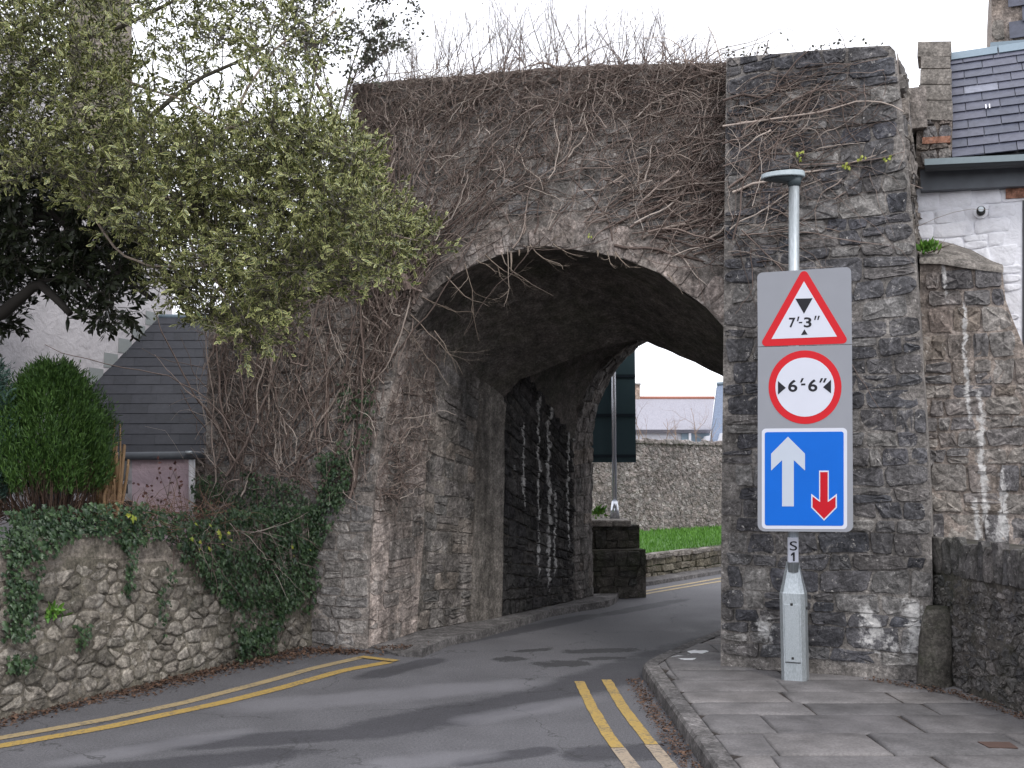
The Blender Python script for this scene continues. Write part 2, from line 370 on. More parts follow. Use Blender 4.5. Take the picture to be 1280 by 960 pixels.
def asphalt():
    t = NT('asphalt'); p = t.pos()
    n = t.noise(170, 3, .7); n1 = t.noise(2.2, 5, .6); n2 = t.noise(.7, 4, .6); vor = t.n("ShaderNodeTexVoronoi", _Scale=110.0); t.l(p, vor.inputs['Vector'])
    c = t.ramp(n1, [(.3, (.088, .087, .094)), (.7, (.112, .110, .119))])
    c = t.mix(1.0, c, t.ramp(n, [(.3, .55), (.7, 1.5)]), 'MULTIPLY')
    c = t.mix(1.0, c, t.ramp(t.noise(62, 4, .8), [(.35, .68), (.65, 1.4)]), 'MULTIPLY')
    c = t.mix(.7, c, t.mix(1.0, c, t.ramp(n2, [(.35, .9), (.65, 1.08)]), 'MULTIPLY'))
    # old repairs, dark and smooth: stretched ellipses about (centre, radii, heading)
    tot = None; sep = t.n("ShaderNodeSeparateXYZ"); t.l(p, sep.inputs[0]); X, Y = sep.outputs[0], sep.outputs[1]; wn = t.noise(2.2, 9, .74)
    def ell(a, b, wd):
        A, B = G(*a), G(*b); c_ = (A + B) / 2; d = B - A; L = d.length / 2; h = math.atan2(d.y, d.x)
        x = t.math('SUBTRACT', X, c_.x); y = t.math('SUBTRACT', Y, c_.y)
        u = t.math('DIVIDE', t.math('ADD', t.math('MULTIPLY', x, math.cos(h)), t.math('MULTIPLY', y, math.sin(h))), L)
        v = t.math('DIVIDE', t.math('SUBTRACT', t.math('MULTIPLY', y, math.cos(h)), t.math('MULTIPLY', x, math.sin(h))), wd)
        u2 = t.math('POWER', t.math('ABSOLUTE', u), 4.0); v2 = t.math('POWER', t.math('ABSOLUTE', v), 2.0)
        return t.math('SUBTRACT', 1.0, t.math('ADD', u2, v2))
    for a, b, wd in (((400, 925), (720, 862), .34), ((640, 885), (930, 790), .36), ((150, 935), (520, 912), .20), ((520, 812), (760, 766), .20), ((740, 772), (860, 748), .16), ((-100, 990), (420, 935), .22), ((700, 945), (860, 936), .22), ((440, 850), (560, 822), .17), ((560, 955), (700, 935), .12)):
        e = ell(a, b, wd); tot = e if tot is None else t.math('MAXIMUM', tot, e)
    msk = t.math('MULTIPLY', t.math('ADD', tot, t.math('MULTIPLY', t.math('SUBTRACT', wn, .5), 2.6)), 1.9, True)
    c = t.mix(t.math('MULTIPLY', msk, .9), c, t.mix(1.0, c, (.42, .42, .45), 'MULTIPLY'))
    tot = None
    for a, b, wd in (((618, 826), (655, 822), .13), ((668, 831), (738, 828), .16), ((700, 815), (800, 812), .13), ((720, 824), (780, 822), .08), ((640, 815), (690, 811), .07)):
        e = ell(a, b, wd); tot = e if tot is None else t.math('MAXIMUM', tot, e)
    pot = t.math('MULTIPLY', t.math('ADD', tot, t.math('MULTIPLY', t.math('SUBTRACT', t.noise(8, 8, .8), .5), 6.0)), 1.8, True)
    c = t.mix(t.math('MULTIPLY', pot, .75), c, (.018, .018, .020))
    # pale worn wheel tracks
    pale = None
    for a, b, wd in (((250, 890), (700, 850), .30), ((560, 905), (760, 870), .2), ((40, 960), (330, 910), .16), ((430, 960), (640, 940), .18)):
        e = ell(a, b, wd); pale = e if pale is None else t.math('MAXIMUM', pale, e)
    pm = t.math('MULTIPLY', t.math('ADD', pale, t.math('MULTIPLY', t.math('SUBTRACT', wn, .5), 1.4)), 1.2, True)
    c = t.mix(t.math('MULTIPLY', pm, .55), c, (.185, .182, .198))
    # cracks
    cr = t.n("ShaderNodeTexVoronoi", feature='DISTANCE_TO_EDGE', _Scale=.75); dv = t.n("ShaderNodeVectorMath", operation='ADD'); t.l(p, dv.inputs[0])
    nv = t.n("ShaderNodeTexNoise", _Scale=5.0, _Detail=5.0); t.l(p, nv.inputs['Vector']); sc = t.n("ShaderNodeVectorMath", operation='SCALE'); sc.inputs['Scale'].default_value = .35; t.l(nv.outputs['Color'], sc.inputs[0]); t.l(sc.outputs[0], dv.inputs[1]); t.l(dv.outputs[0], cr.inputs['Vector'])
    ck = t.math('MULTIPLY', t.math('SUBTRACT', 1.0, t.math('MULTIPLY', cr.outputs['Distance'], 130.0, True)), t.ramp(t.noise(.9, 3), [(.42, 0), (.52, 1)]))
    c = t.mix(t.math('MULTIPLY', ck, .7), c, (.02, .02, .02))
    t.col(c); t.rough(t.ramp(n1, [(.3, .7), (.7, .9)]))
    b = t.bump(vor.outputs['Distance'], .5, .006); b = t.bump(n1, .3, .02, b); t.bump(t.math('MULTIPLY', pot, -1.0), .6, .02, b)
    return t.m
M_['asphalt'] = asphalt()
def paint(name, c):
    t = NT(name); n = t.noise(38, 6, .75); n2 = t.noise(5, 4)
    w_ = t.ramp(t.math('ADD', n, t.math('MULTIPLY', t.math('SUBTRACT', n2, .5), .5)), [(.48, 0), (.64, 1)])
    t.col(t.mix(t.math('MULTIPLY', w_, .75), t.mix(n2, tuple(x * .72 for x in c), c), (.09, .085, .08))); t.rough(.75); t.bump(t.noise(150, 3), .4, .004); return t.m
M_['yellow'] = paint('yellow_road_paint', (.47, .315, .085))
M_['yellowpale'] = paint('faded_yellow_paint', (.42, .32, .17))
M_['creampale'] = paint('worn_cream_paint', (.40, .32, .235))
M_['grass'] = plain('lawn_soil', (.05, .13, .018), .9, bump=1, var=.3)

# ------------------------------------------------------------------ surfaces on which stone is laid
class Plane:
    """upright or leaning plane through O along U; N points to the viewer; b = lean back per metre of height"""
    def __init__(s, A, B, b=0.0):
        s.O = Vector(A); s.U = Vector((B[0] - A[0], B[1] - A[1], 0)).normalized(); s.N = Vector((s.U.y, -s.U.x, 0)); s.b = b; s.V = (Z - s.N * b)
        s.n = s.U.cross(s.V).normalized()
    def map(s, u, v, w=0.0): return s.O + s.U * u + s.V * v + s.N * w
    def uv(s, px, py):
        d = ray(px, py); t = (s.O - EYEV).dot(s.n) / d.dot(s.n); p = EYEV + d * t - s.O
        v = p.z; return ((p - s.V * v).dot(s.U), v)
    def poly(s, pts): return [s.uv(*p) for p in pts]
class Patch:
    """bilinear patch, corners counter clockwise seen from the front: bottom left, bottom right, top right, top left"""
    def __init__(s, a, b, c, d):
        s.c = [Vector(x) for x in (a, b, c, d)]; s.su = ((s.c[1] - s.c[0]).length + (s.c[2] - s.c[3]).length) / 2; s.sv = ((s.c[3] - s.c[0]).length + (s.c[2] - s.c[1]).length) / 2
        s.n = (s.c[1] - s.c[0]).cross(s.c[3] - s.c[0]).normalized()
    def map(s, u, v, w=0.0):
        x, y = u / s.su, v / s.sv; a, b, c, d = s.c
        return (a * (1 - x) + b * x) * (1 - y) + (d * (1 - x) + c * x) * y + s.n * w
def inpoly(poly):
    xs = [p[0] for p in poly]; ys = [p[1] for p in poly]; n = len(poly)
    def f(x, y):
        c = False; j = n - 1
        for i in range(n):
            if (ys[i] > y) != (ys[j] > y) and x < (xs[j] - xs[i]) * (y - ys[i]) / (ys[j] - ys[i]) + xs[i]: c = not c
            j = i
        return c
    return f
def coursed(u0, u1, v0, v1, h=(.11, .2), wr=(.18, .5), rng=None, wob=.02):
    cells = []; v = v0; k = 0; off = rng.random() * 50
    edge = lambda u, k: wob * noise.noise(Vector((u * 1.3 + off, k * 3.7, 0))) * 2
    while v < v1:
        hh = rng.uniform(*h) ** 1.0; u = u0 - rng.random() * wr[1]
        while u < u1:
            ww = rng.uniform(*wr); 
            if rng.random() < .2: ww *= .6
            a, b, c, d = edge(u, k), edge(u + ww, k), edge(u + ww, k + 1), edge(u, k + 1)
            j0, j1 = rng.gauss(0, .012), rng.gauss(0, .012)
            if rng.random() < .16 and hh > .13:
                m = rng.uniform(.4, .6); mm = v + hh * m
                cells.append([(u, v + a), (u + ww, v + b), (u + ww + j0, mm), (u, mm)]); cells.append([(u, mm), (u + ww + j0, mm), (u + ww, v + hh + c), (u, v + hh + d)])
            else: cells.append([(u + j1, v + a), (u + ww * .5, v + (a + b) / 2 + rng.gauss(0, .006)), (u + ww + j0, v + b), (u + ww - j0, v + hh + c), (u + ww * .5, v + hh + (c + d) / 2 + rng.gauss(0, .006)), (u - j1, v + hh + d)])
            u += ww
        v += hh; k += 1
    return cells
def voronoi(u0, u1, v0, v1, size, aspect=1.5, rng=None, jit=.42):
    pts = []; sy = size / math.sqrt(aspect); sx = size * math.sqrt(aspect); r = 0; y = v0 - sy
    while y < v1 + sy:
        x = u0 - sx + (r % 2) * sx / 2
        while x < u1 + sx: pts.append((x + rng.uniform(-jit, jit) * sx, y + rng.uniform(-jit, jit) * sy)); x += sx * rng.uniform(.75, 1.35)
        y += sy; r += 1
    A = np.array(pts); cells = []
    S = np.array([1, aspect]); B = A * S
    for i, p in enumerate(B):
        if not (u0 <= A[i, 0] <= u1 and v0 <= A[i, 1] <= v1): continue
        d = np.sum((B - p) ** 2, 1); nb = np.argsort(d)[1:14]
        R = size * 3; poly = [(p[0] - R, p[1] - R), (p[0] + R, p[1] - R), (p[0] + R, p[1] + R), (p[0] - R, p[1] + R)]
        for j in nb:
            q = B[j]; mx_, my_ = (p + q) / 2; nx, ny = q - p; out_ = []
            for k in range(len(poly)):
                a, b = poly[k], poly[(k + 1) % len(poly)]
                da = (a[0] - mx_) * nx + (a[1] - my_) * ny; db = (b[0] - mx_) * nx + (b[1] - my_) * ny
                if da <= 0: out_.append(a)
                if da * db < 0: t = da / (da - db); out_.append((a[0] + (b[0] - a[0]) * t, a[1] + (b[1] - a[1]) * t))
            poly = out_
            if len(poly) < 3: break
        if len(poly) >= 3: cells.append([(a / S[0], b / S[1]) for a, b in poly])
    return cells
def area(p): return abs(sum(p[i][0] * p[(i + 1) % len(p)][1] - p[(i + 1) % len(p)][0] * p[i][1] for i in range(len(p)))) / 2
def lay(cells, surf, mat, parent, inside, joint=.012, proud=.02, rng=None, name='stone', limit=300, rough=.006, minarea=.0016, rndf=None, cut=.2, dome=.62, tilt=.05, dense=False, soft=False):
    """lay each cell as a stone of its own on surf; the smallest past the limit are joined"""
    stones = []
    for c in cells:
        cx = sum(p[0] for p in c) / len(c); cy = sum(p[1] for p in c) / len(c)
        if dense:
            lo_ = (min(p[0] for p in c), min(p[1] for p in c)); hi_ = (max(p[0] for p in c), max(p[1] for p in c))
            smp = [(lo_[0] + (hi_[0] - lo_[0]) * (i + .5) / 7, lo_[1] + (hi_[1] - lo_[1]) * (j + .5) / 7) for i in range(7) for j in range(7)]; smp = [p for p in smp if inside(*p)]
            if len(smp) < 2: continue
            cx, cy = sum(p[0] for p in smp) / len(smp), sum(p[1] for p in smp) / len(smp)
            if not inside(cx, cy): continue
            if len(smp) < 49: c = [(c[i][0] * (1 - t / 6) + c[(i + 1) % len(c)][0] * t / 6, c[i][1] * (1 - t / 6) + c[(i + 1) % len(c)][1] * t / 6) for i in range(len(c)) for t in range(6)]
        if not inside(cx, cy): continue
        q = []
        for (x, y) in c:
            if not inside(x, y):
                lo, hi = 0.0, 1.0
                for _ in range(7):
                    m = (lo + hi) / 2
                    if inside(cx + (x - cx) * m, cy + (y - cy) * m): lo = m
                    else: hi = m
                x, y = cx + (x - cx) * lo, cy + (y - cy) * lo
            q.append((x, y))
        if area(q) < minarea: continue
        # keep the joint: pull every corner in
        g = []
        for (x, y) in q:
            dx, dy = x - cx, y - cy; L = math.hypot(dx, dy) or 1e-6; k = max(.3, 1 - joint * rng.uniform(.6, 1.3) / L); g.append((cx + dx * k, cy + dy * k))
        s = []
        n = len(g)
        for i in range(n):
            a, b = g[i], g[(i + 1) % n]
            c1 = cut * rng.uniform(.3, 1.3) if cut > .1 else cut; s.append((a[0] * (1 - c1) + b[0] * c1, a[1] * (1 - c1) + b[1] * c1)); s.append((a[0] * c1 + b[0] * (1 - c1), a[1] * c1 + b[1] * (1 - c1)))
        if dense and n > 12: s = g
        elif len(s) > 14: s = s[::2] if len(s) > 18 else s
        stones.append((area(g), s, cx, cy))
    stones.sort(key=lambda t: -t[0])
    JV, JF, JR = [], [], []
    for k, (ar, s, cx, cy) in enumerate(stones):
        n = len(s); pr = proud * rng.uniform(.55, 1.45); tx, ty = rng.gauss(0, tilt), rng.gauss(0, tilt)
        V = []
        for fac, ww, rr in ((1.0, -.04, 0), (1.0, pr * .45, rough * .3), (.95, pr * .92, rough * .5), (.55, pr, rough * .8)):
            for (x, y) in s:
                X, Y = cx + (x - cx) * fac, cy + (y - cy) * fac
                if rr: X += rng.gauss(0, rr * .6); Y += rng.gauss(0, rr * .6)
                V.append(surf.map(X, Y, ww + (rng.gauss(0, rr) + tx * (X - cx) + ty * (Y - cy) if rr else 0)))
        V.append(surf.map(cx, cy, pr + rng.gauss(0, rough)))
        F = []
        for r in range(3):
            for i in range(n): j = (i + 1) % n; F.append((r * n + i, r * n + j, (r + 1) * n + j, (r + 1) * n + i))
        for i in range(n): F.append((3 * n + i, 3 * n + (i + 1) % n, 4 * n))
        rn = rng.random() if rndf is None else rndf(cx, cy, rng)
        if k < limit: mesh_obj(name, V, F, mat, parent, loc=surf.map(cx, cy, 0), smooth=soft, rnd=rn)
        else:
            o = len(JV); JV += V; JF += [tuple(i + o for i in f) for f in F]; JR += [rn] * len(V)
    if JV:
        o = mesh_obj(name, JV, JF, mat, parent, loc=JV[0], smooth=soft, rnd=JR); o['kind'] = 'stuff'
    return len(stones)
def sheet(name, surf, poly, mat, parent, w=0.0):
    pts = [surf.map(u, v, w) for u, v in poly]; tr = tessellate_polygon([[Vector((u, v, 0)) for u, v in poly]])
    return mesh_obj(name, pts, [tuple(t) for t in tr], mat, parent, loc=pts[0], rnd=.5)
def skin(name, surf, inside, box_, w0, amp, mat, parent, step=.035):
    # uneven bed of mortar, in places drawn over the edges of the stones
    a, b, c, d = box_; nx, ny = int((b - a) / step) + 1, int((d - c) / step) + 1; idx = {}; V = []; F = []; off = random.random() * 30
    def vid(i, j):
        if (i, j) not in idx:
            u, v = a + i * step, c + j * step; q = noise.fractal(Vector((u * 2.6 + off, v * 3.4, 0)), .9, 2.2, 5); idx[(i, j)] = len(V); V.append(surf.map(u, v, w0 + amp * max(-.4, q)))
        return idx[(i, j)]
    for i in range(nx):
        for j in range(ny):
            if inside(a + (i + .5) * step, c + (j + .5) * step) and inside(a + i * step, c + j * step) and inside(a + (i + 1) * step, c + (j + 1) * step): F.append((vid(i, j), vid(i + 1, j), vid(i + 1, j + 1), vid(i, j + 1)))
    return mesh_obj(name, V, F, mat, parent, loc=V[0], smooth=True, rnd=.5)
def rgh(v, a, s=3.0):
    v = Vector(v); return v + noise.noise_vector(v * s) * a
def grid_mesh(name, rows, mat, parent, disp=.015, flip=False, sub=None):
    """rows of equally many world points"""
    n = len(rows[0]); V = [rgh(p, disp, 4) for r in rows for p in r]; F = []
    for i in range(len(rows) - 1):
        for j in range(n - 1):
            f = (i * n + j, i * n + j + 1, (i + 1) * n + j + 1, (i + 1) * n + j); F.append(f[::-1] if flip else f)
    return mesh_obj(name, V, F, mat, parent, loc=V[0], smooth=True, rnd=.5)
def R(seed): return random.Random(seed)

# ------------------------------------------------------------------ ground, road, pavement
PZ = .10        # pavement height
def flat(name, pts, z, mat, rnd=.5, parent=None, kind='structure'):
    pts = [Vector((p[0], p[1], z)) for p in pts]; tr = tessellate_polygon([pts]); o = mesh_obj(name, pts, [tuple(t) for t in tr], mat, parent, rnd=rnd)
    if kind: o['kind'] = kind
    import bmesh
    bm = bmesh.new(); bm.from_mesh(o.data)
    for f in bm.faces:
        f.normal_update()
        if f.normal.z < 0: f.normal_flip()
    bm.to_mesh(o.data); bm.free()
    return o
flat('ground', [(-600, -300), (600, -300), (600, 900), (-600, 900)], -.02, M_['soil'])
flat('road', [(-14, -14), (16, -14), (16, 30), (-6, 30), (-14, 12)], 0, M_['asphalt'])

# boundary line of the garden wall
BW0, BW1 = G(385, 808), G(0, 900)
bdir = (BW1 - BW0).normalized()
class Flat:
    def __init__(s, z): s.z = z
    def map(s, u, v, w=0.0): return Vector((u, v, s.z + w))
K_TOP = [G(898, 787, PZ), G(850, 806, PZ), G(816, 821, PZ), G(803, 829, PZ), G(812, 843, PZ), G(845, 889, PZ), G(890, 952, PZ), G(965, 1060, PZ), G(1120, 1300, PZ)]
T0, T1 = G(901, 833, PZ), G(1163, 852, PZ)
TN = Plane(T0, T1)
LW0, LW1 = G(1192, 858, PZ), G(1280, 892, PZ)           # foot of the low wall
lwd = (LW1 - LW0).normalized()
def offs(path, d):
    r = []
    for i, p in enumerate(path):
        a = path[max(0, i - 1)]; b = path[min(len(path) - 1, i + 1)]; t = (b - a).normalized(); r.append(p + Vector((t.y, -t.x, 0)) * d)
    return r
K_IN = offs(K_TOP, -.13)
lw_end = LW0 + lwd * 9
pave = [p for p in K_IN] + [Vector((K_IN[-1].x + 3, K_IN[-1].y, 0)), Vector((lw_end.x + .1, lw_end.y, 0)), LW0 + Vector((.3, 1.0, 0)), T1 + Vector((.1, .6, 0)), T0 + Vector((.1, .4, 0)), T0 + Vector((.3, 1.1, 0))]
flat('pavement', pave, PZ - .012, M_['joint'])
PAVEMENT = bpy.data.objects['pavement']
rg = R(11)
cells = []; y = 11.2
while y > .5:
    h = rg.choice((.38, .44, .5, .42)); x = -.5 + rg.random() * .5
    while x < 7:
        wd = rg.uniform(.6, 1.1)
        cells.append([(x, y - h), (x + wd, y - h), (x + wd + rg.gauss(0, .01), y), (x, y)]); x += wd
    y -= h
ip = inpoly([(p.x, p.y) for p in pave])
def flag_in(x, y):
    return ip(x, y)
lay(cells, Flat(PZ - .014), M_['slab'], PAVEMENT, flag_in, joint=.007, proud=.016, rng=R(3), name='paving_slab', soft=True, rough=.0012, minarea=.008, cut=.02, tilt=.003, dense=True)
# kerb stones of the corner
kt = resample(K_TOP, 60); 
KERB = empty('kerb', kt[0]); tag(KERB, 'dressed stone kerb curving round the corner of the slabbed pavement', 'kerb')
seg = []; i = 0; rk = R(5)
L = np.r_[0, np.cumsum(np.linalg.norm(np.diff(kt, axis=0), axis=1))]; s = 0
while s < L[-1] - .1:
    l = rk.uniform(.55, .9) if not (1.2 < s < 2.6) else .32
    tt = np.linspace(s + .004, min(s + l, L[-1]) - .004, 4); pp = [Vector([np.interp(t, L, kt[:, k]) for k in range(3)]) for t in tt]
    inn = offs(pp, -.128); V = []
    for a, b in zip(pp, inn):
        o_ = (a - b).normalized()
        V += [Vector((a.x, a.y, -.03)) + o_ * .012, Vector((a.x, a.y, PZ - .02)) , Vector((a.x, a.y, PZ)) - o_ * .018, Vector((b.x, b.y, PZ + rk.gauss(0, .001))), Vector((b.x, b.y, -.03))]
    F = []
    for q in range(3):
        for c in range(4): F.append((q * 5 + c, q * 5 + c + 1, q * 5 + 6 + c, q * 5 + 5 + c))
    F += [(0, 1, 2, 3, 4)[::-1], (15, 16, 17, 18, 19)]
    mesh_obj('kerb_stone', V, F, M_['kerb'], KERB, loc=V[0], rnd=rk.random()); s += l
# raised kerb strip along the passage wall
outer = [G(500, 818, .02), G(527, 814, .06), G(561, 797, .08), G(600, 789, .08), G(645, 776, .08), G(685, 763, .08), G(725, 756, .08), G(760, 751, .08), G(770, 747, .08)]
inner = [G(775, 738, .08), G(741, 742, .08), G(700, 748, .08), G(625, 765, .08), G(560, 775, .08), G(515, 784, .08), G(458, 806, .02)]
def kerb_poly():
    pts = [rgh(Vector((p.x, p.y, .08)), .02, 5) for p in outer] + [Vector((p.x, p.y, .08)) for p in inner]
    pts = [Vector((p.x, p.y, max(.01, min(.08, .08 if i not in (0, 15) else .02)))) for i, p in enumerate(pts)]
    return pts
kp = kerb_poly(); ST = prism('kerb_strip', kp, Vector((0, 0, -.12)), M_['kerb']); ST['kind'] = 'structure'

# painted lines
def ribbon(name, path, wd, z, mat, label, T=40, taper=None, group=None):
    p = resample(path, T); V, F = [], []
    for i in range(T):
        a, b = p[max(0, i - 1)], p[min(T - 1, i + 1)]; t = (b - a); t /= np.linalg.norm(t); n = np.array((t[1], -t[0], 0))
        e = .006
        for sgn in (-1, 1):
            q = p[i] + n * sgn * (wd / 2 + e * noise.noise(Vector((p[i][0] * 11, p[i][1] * 11, sgn * 9)))); V.append((q[0], q[1], z))
    for i in range(T - 1): F.append((2 * i, 2 * i + 1, 2 * i + 3, 2 * i + 2))
    o = mesh_obj(name, V, F, mat, loc=V[0]); tag(o, label, 'road marking', group); return o
gl = lambda pts: [G(*p) for p in pts]
def gback(a, b, far): a, b = G(*a), G(*b); return b + (b - a).normalized() * far
yl1 = gl([(452, 822), (394, 835), (319, 856), (225, 880), (131, 900), (0, 923)]); yl1.append(gback((131, 900), (0, 923), 5))
yl2 = gl([(486, 828), (430, 838), (356, 859), (281, 878), (187, 898), (131, 910), (0, 933)]); yl2.append(gback((131, 910), (0, 933), 5))
ribbon('yellow_line', yl1, .105, .004, M_['yellowpale'], 'faded yellow no-parking line nearer the ivy-hung boundary wall', group='double yellow lines')
ribbon('yellow_line', yl2, .115, .004, M_['yellow'], 'stronger yellow no-parking line on the road side below the garden wall', group='double yellow lines')
ribbon('yellow_line', gl([(450, 821.5), (496, 827)]), .10, .008, M_['yellow'], 'short yellow end bar joining the two lines by the pier', T=8, group='double yellow lines')
ribbon('yellow_line', gl([(724, 852), (740, 885), (760, 919), (772, 935)]), .082, .004, M_['yellow'], 'yellow line ending in the road farther from the pavement kerb', group='double yellow lines')
ribbon('yellow_line', gl([(758, 850), (779, 885), (805, 919), (815, 931)]), .082, .004, M_['yellow'], 'yellow line beside the pavement kerb, its near end worn', group='double yellow lines')
e1 = gl([(772, 935.5), (791, 960)]); e1.append(gback((760, 919), (791, 960), 3)); ribbon('worn_line', e1, .088, .004, M_['creampale'], 'cream worn continuation of the outer yellow line', group='double yellow lines')
e2 = gl([(815, 931.5), (838, 960)]); e2.append(gback((805, 919), (838, 960), 3)); ribbon('worn_line', e2, .088, .004, M_['creampale'], 'cream worn continuation of the line close to the kerb', group='double yellow lines')
ribbon('far_line', gl([(780, 744), (810, 738.5), (860, 730), (905, 722), (1000, 708)]), .09, .004, M_['yellowpale'], 'faded line on the sunlit road beyond the arch, near the low wall', group='far road lines')
ribbon('far_line', gl([(780, 748), (810, 742), (860, 733.5), (905, 726), (1000, 711)]), .09, .004, M_['yellowpale'], 'faded line on the road beyond the arch, nearer the archway', group='far road lines')

# ------------------------------------------------------------------ the gateway
APt = G(460, 811, 0); PA = Plane(APt, Vector((1.9, 9.15, 0)), .02)
def par(pt): return Plane(Vector((pt.x, pt.y, 0)), Vector((pt.x, pt.y, 0)) + PA.U, 0.0)
PA2 = par(G(521, 789, .08)); PB = par(G(625, 771, .08)); PC0 = par(G(715, 751, .08)); PC1 = par(G(741, 745, .08))
PA2.O.z = PB.O.z = PC0.O.z = PC1.O.z = 0
def prof(pl, segs, counts):
    r = []
    for k, (s_, n_) in enumerate(zip(segs, counts)):
        q = resample([pl.map(*pl.uv(*p)) for p in s_], n_ + 1); r += [Vector(x) for x in (q if k == len(segs) - 1 else q[:-1])]
    return r
CN = (12, 34, 8)
F_arch = [(508, 422), (515, 402), (527, 383), (550, 357), (580, 337), (625, 319), (662, 311), (690, 309), (719, 312), (775, 322), (824, 341), (850, 362), (880, 381), (903, 407)]
Fp = prof(PA, [[(460, 811), (463, 700), (470, 600), (486, 500), (508, 422)], F_arch, [(903, 407), (925, 440), (940, 500), (948, 600), (950, 830)]], CN)
F2p = prof(PA2, [[(521, 789), (527, 700), (532, 600), (540, 500), (545, 430)], [(545, 430), (557, 402), (590, 368), (640, 340), (700, 328), (770, 338), (830, 364), (880, 398), (925, 440)], [(925, 440), (955, 500), (970, 600), (975, 800)]], CN)
Bp = prof(PB, [[(625, 771), (627, 650), (628, 560), (630, 496)], [(630, 496), (650, 474), (678, 463), (708, 452), (737, 440), (765, 431), (797, 424), (830, 436), (865, 452), (903, 470), (945, 495)], [(945, 495), (985, 540), (1010, 620), (1015, 790)]], CN)
BBp = prof(PB, [[(624.5, 771), (624.5, 640), (624, 540), (624, 450)], [(624, 450), (650, 375), (720, 315), (800, 295), (900, 320), (980, 400)], [(980, 400), (1030, 500), (1050, 620), (1060, 790)]], CN)
R0p = prof(PC0, [[(715, 751), (715, 650), (715, 570)], [(715, 570), (721, 520), (735, 482), (755, 452), (790, 428), (850, 398), (920, 390), (990, 420)], [(990, 420), (1030, 500), (1040, 745)]], CN)
R1p = prof(PC1, [[(741, 745), (740, 650), (740, 565)], [(740, 565), (742, 530), (748, 505), (760, 478), (775, 455), (797, 432), (840, 405), (890, 398), (950, 425)], [(950, 425), (1000, 500), (1010, 745)]], CN)
GATE = empty('stone_gateway', APt)
tag(GATE, 'old stone gateway with a wide vaulted arch, bare creeper over its face', 'gateway')
wall_px = [(462, 811), (250, 802), (258, 560), (262, 395), (300, 385), (330, 335), (400, 285), (441, 235), (441, 106), (520, 99), (600, 93), (640, 89), (700, 84), (780, 81), (905, 79), (990, 76), (990, 830), (950, 830)]
outl = [PA.map(*PA.uv(*p)) for p in wall_px[1:-1]] + Fp[::-1]
outl_uv = [PA.uv(*p) for p in wall_px[1:-1]]
for p in Fp[::-1]:
    q = p - PA.O; outl_uv.append(((q - PA.V * q.z).dot(PA.U), q.z))
prism('wall_core', [p + PA.N * .010 for p in outl], -PA.N * .42, M_['arch_mortar'], GATE)
def loft_mesh(name, A_, B_, mat, n=6, disp=.02, flip=False):
    rows = [[a.lerp(b, k / n) for a, b in zip(A_, B_)] for k in range(n + 1)]
    return grid_mesh(name, rows, mat, GATE, disp, flip)
loft_mesh('splay', Fp[:14], F2p[:14], M_['pier_mortar'], 4, .022)
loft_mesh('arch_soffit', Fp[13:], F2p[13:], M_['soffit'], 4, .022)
loft_mesh('passage_wall', F2p[:13], Bp[:13], M_['passage_mortar'], 10, .022)
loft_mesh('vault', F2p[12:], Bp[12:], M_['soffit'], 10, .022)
loft_mesh('sky_leak_ring', Bp, BBp, M_['soffit'], 1, .022)  # unseen ring added between the two vaults to block leaking sky light
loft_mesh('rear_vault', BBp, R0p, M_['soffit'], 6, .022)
loft_mesh('rear_arch', R0p, R1p, M_['passage'], 3, .022)
Rout = [p + Vector((0, 0, 0)) for p in R1p]
# rear face round the far opening and the mass over the vaults
rx = PC1
cmid = sum(R1p, Vector()) / len(R1p)
ringo = [cmid + (p - cmid) * 1.6 for p in R1p]
loft_mesh('rear_face', R1p, ringo, M_['arch_mortar'], 1, .022)
NB = -PA.N
def ground_quad(a, b, c, d, z0, z1, name):
    pts = [Vector((q.x, q.y, z1)) for q in (a, b, c, d)]; return prism(name, pts, Vector((0, 0, z0 - z1)), M_['arch_mortar'], GATE)
fl = PA.map(PA.uv(441, 600)[0], 0) + NB * .40; fr = PA.map(PA.uv(990, 600)[0], 0) + NB * .40
bl = PC1.O - PC1.U * 1.3; br = PC1.O + PC1.U * 3.6
ground_quad(fl, fr + PA.U * 1.2, br, bl, 4.75, 5.12, 'roof_mass')
ground_quad(fl, fl + PA.U * .25, bl + PA.U * .25, bl, 0, 4.74, 'side_wall')

rg = R(21)
# front field of stones
def offset_arch(d): 
    r = []
    for i, p in enumerate(F_uv):
        a, b = F_uv[max(0, i - 1)], F_uv[min(len(F_uv) - 1, i + 1)]; tx, ty = b[0] - a[0], b[1] - a[1]; l = math.hypot(tx, ty); r.append((p[0] - ty / l * d, p[1] + tx / l * d))
    return r
F_uv = [outl_uv[-1 - i] for i in range(len(Fp))]
hole = inpoly([(F_uv[0][0], -1)] + [F_uv[0]] + offset_arch(.0)[1:12] + offset_arch(.30)[12:47] + [(F_uv[-1][0], -1)])
whole = inpoly([PA.uv(*p) for p in wall_px])
uvs = [PA.uv(*p) for p in wall_px]; u0 = min(p[0] for p in uvs); u1 = PA.uv(905, 300)[0] + .1; vt = max(p[1] for p in uvs)
lim_u = u1
fin = lambda x, y: whole(x, y) and not hole(x, y) and x < lim_u
lay(coursed(u0, u1, .02, vt, (.10, .18), (.16, .42), R(22)), PA, M_['arch'], GATE, fin, .010, .020, R(23), 'stone', 300, .006)
skin('mortar', PA, fin, (u0, u1, 0, vt), .005, .011, M_['arch_mortar'], GATE)
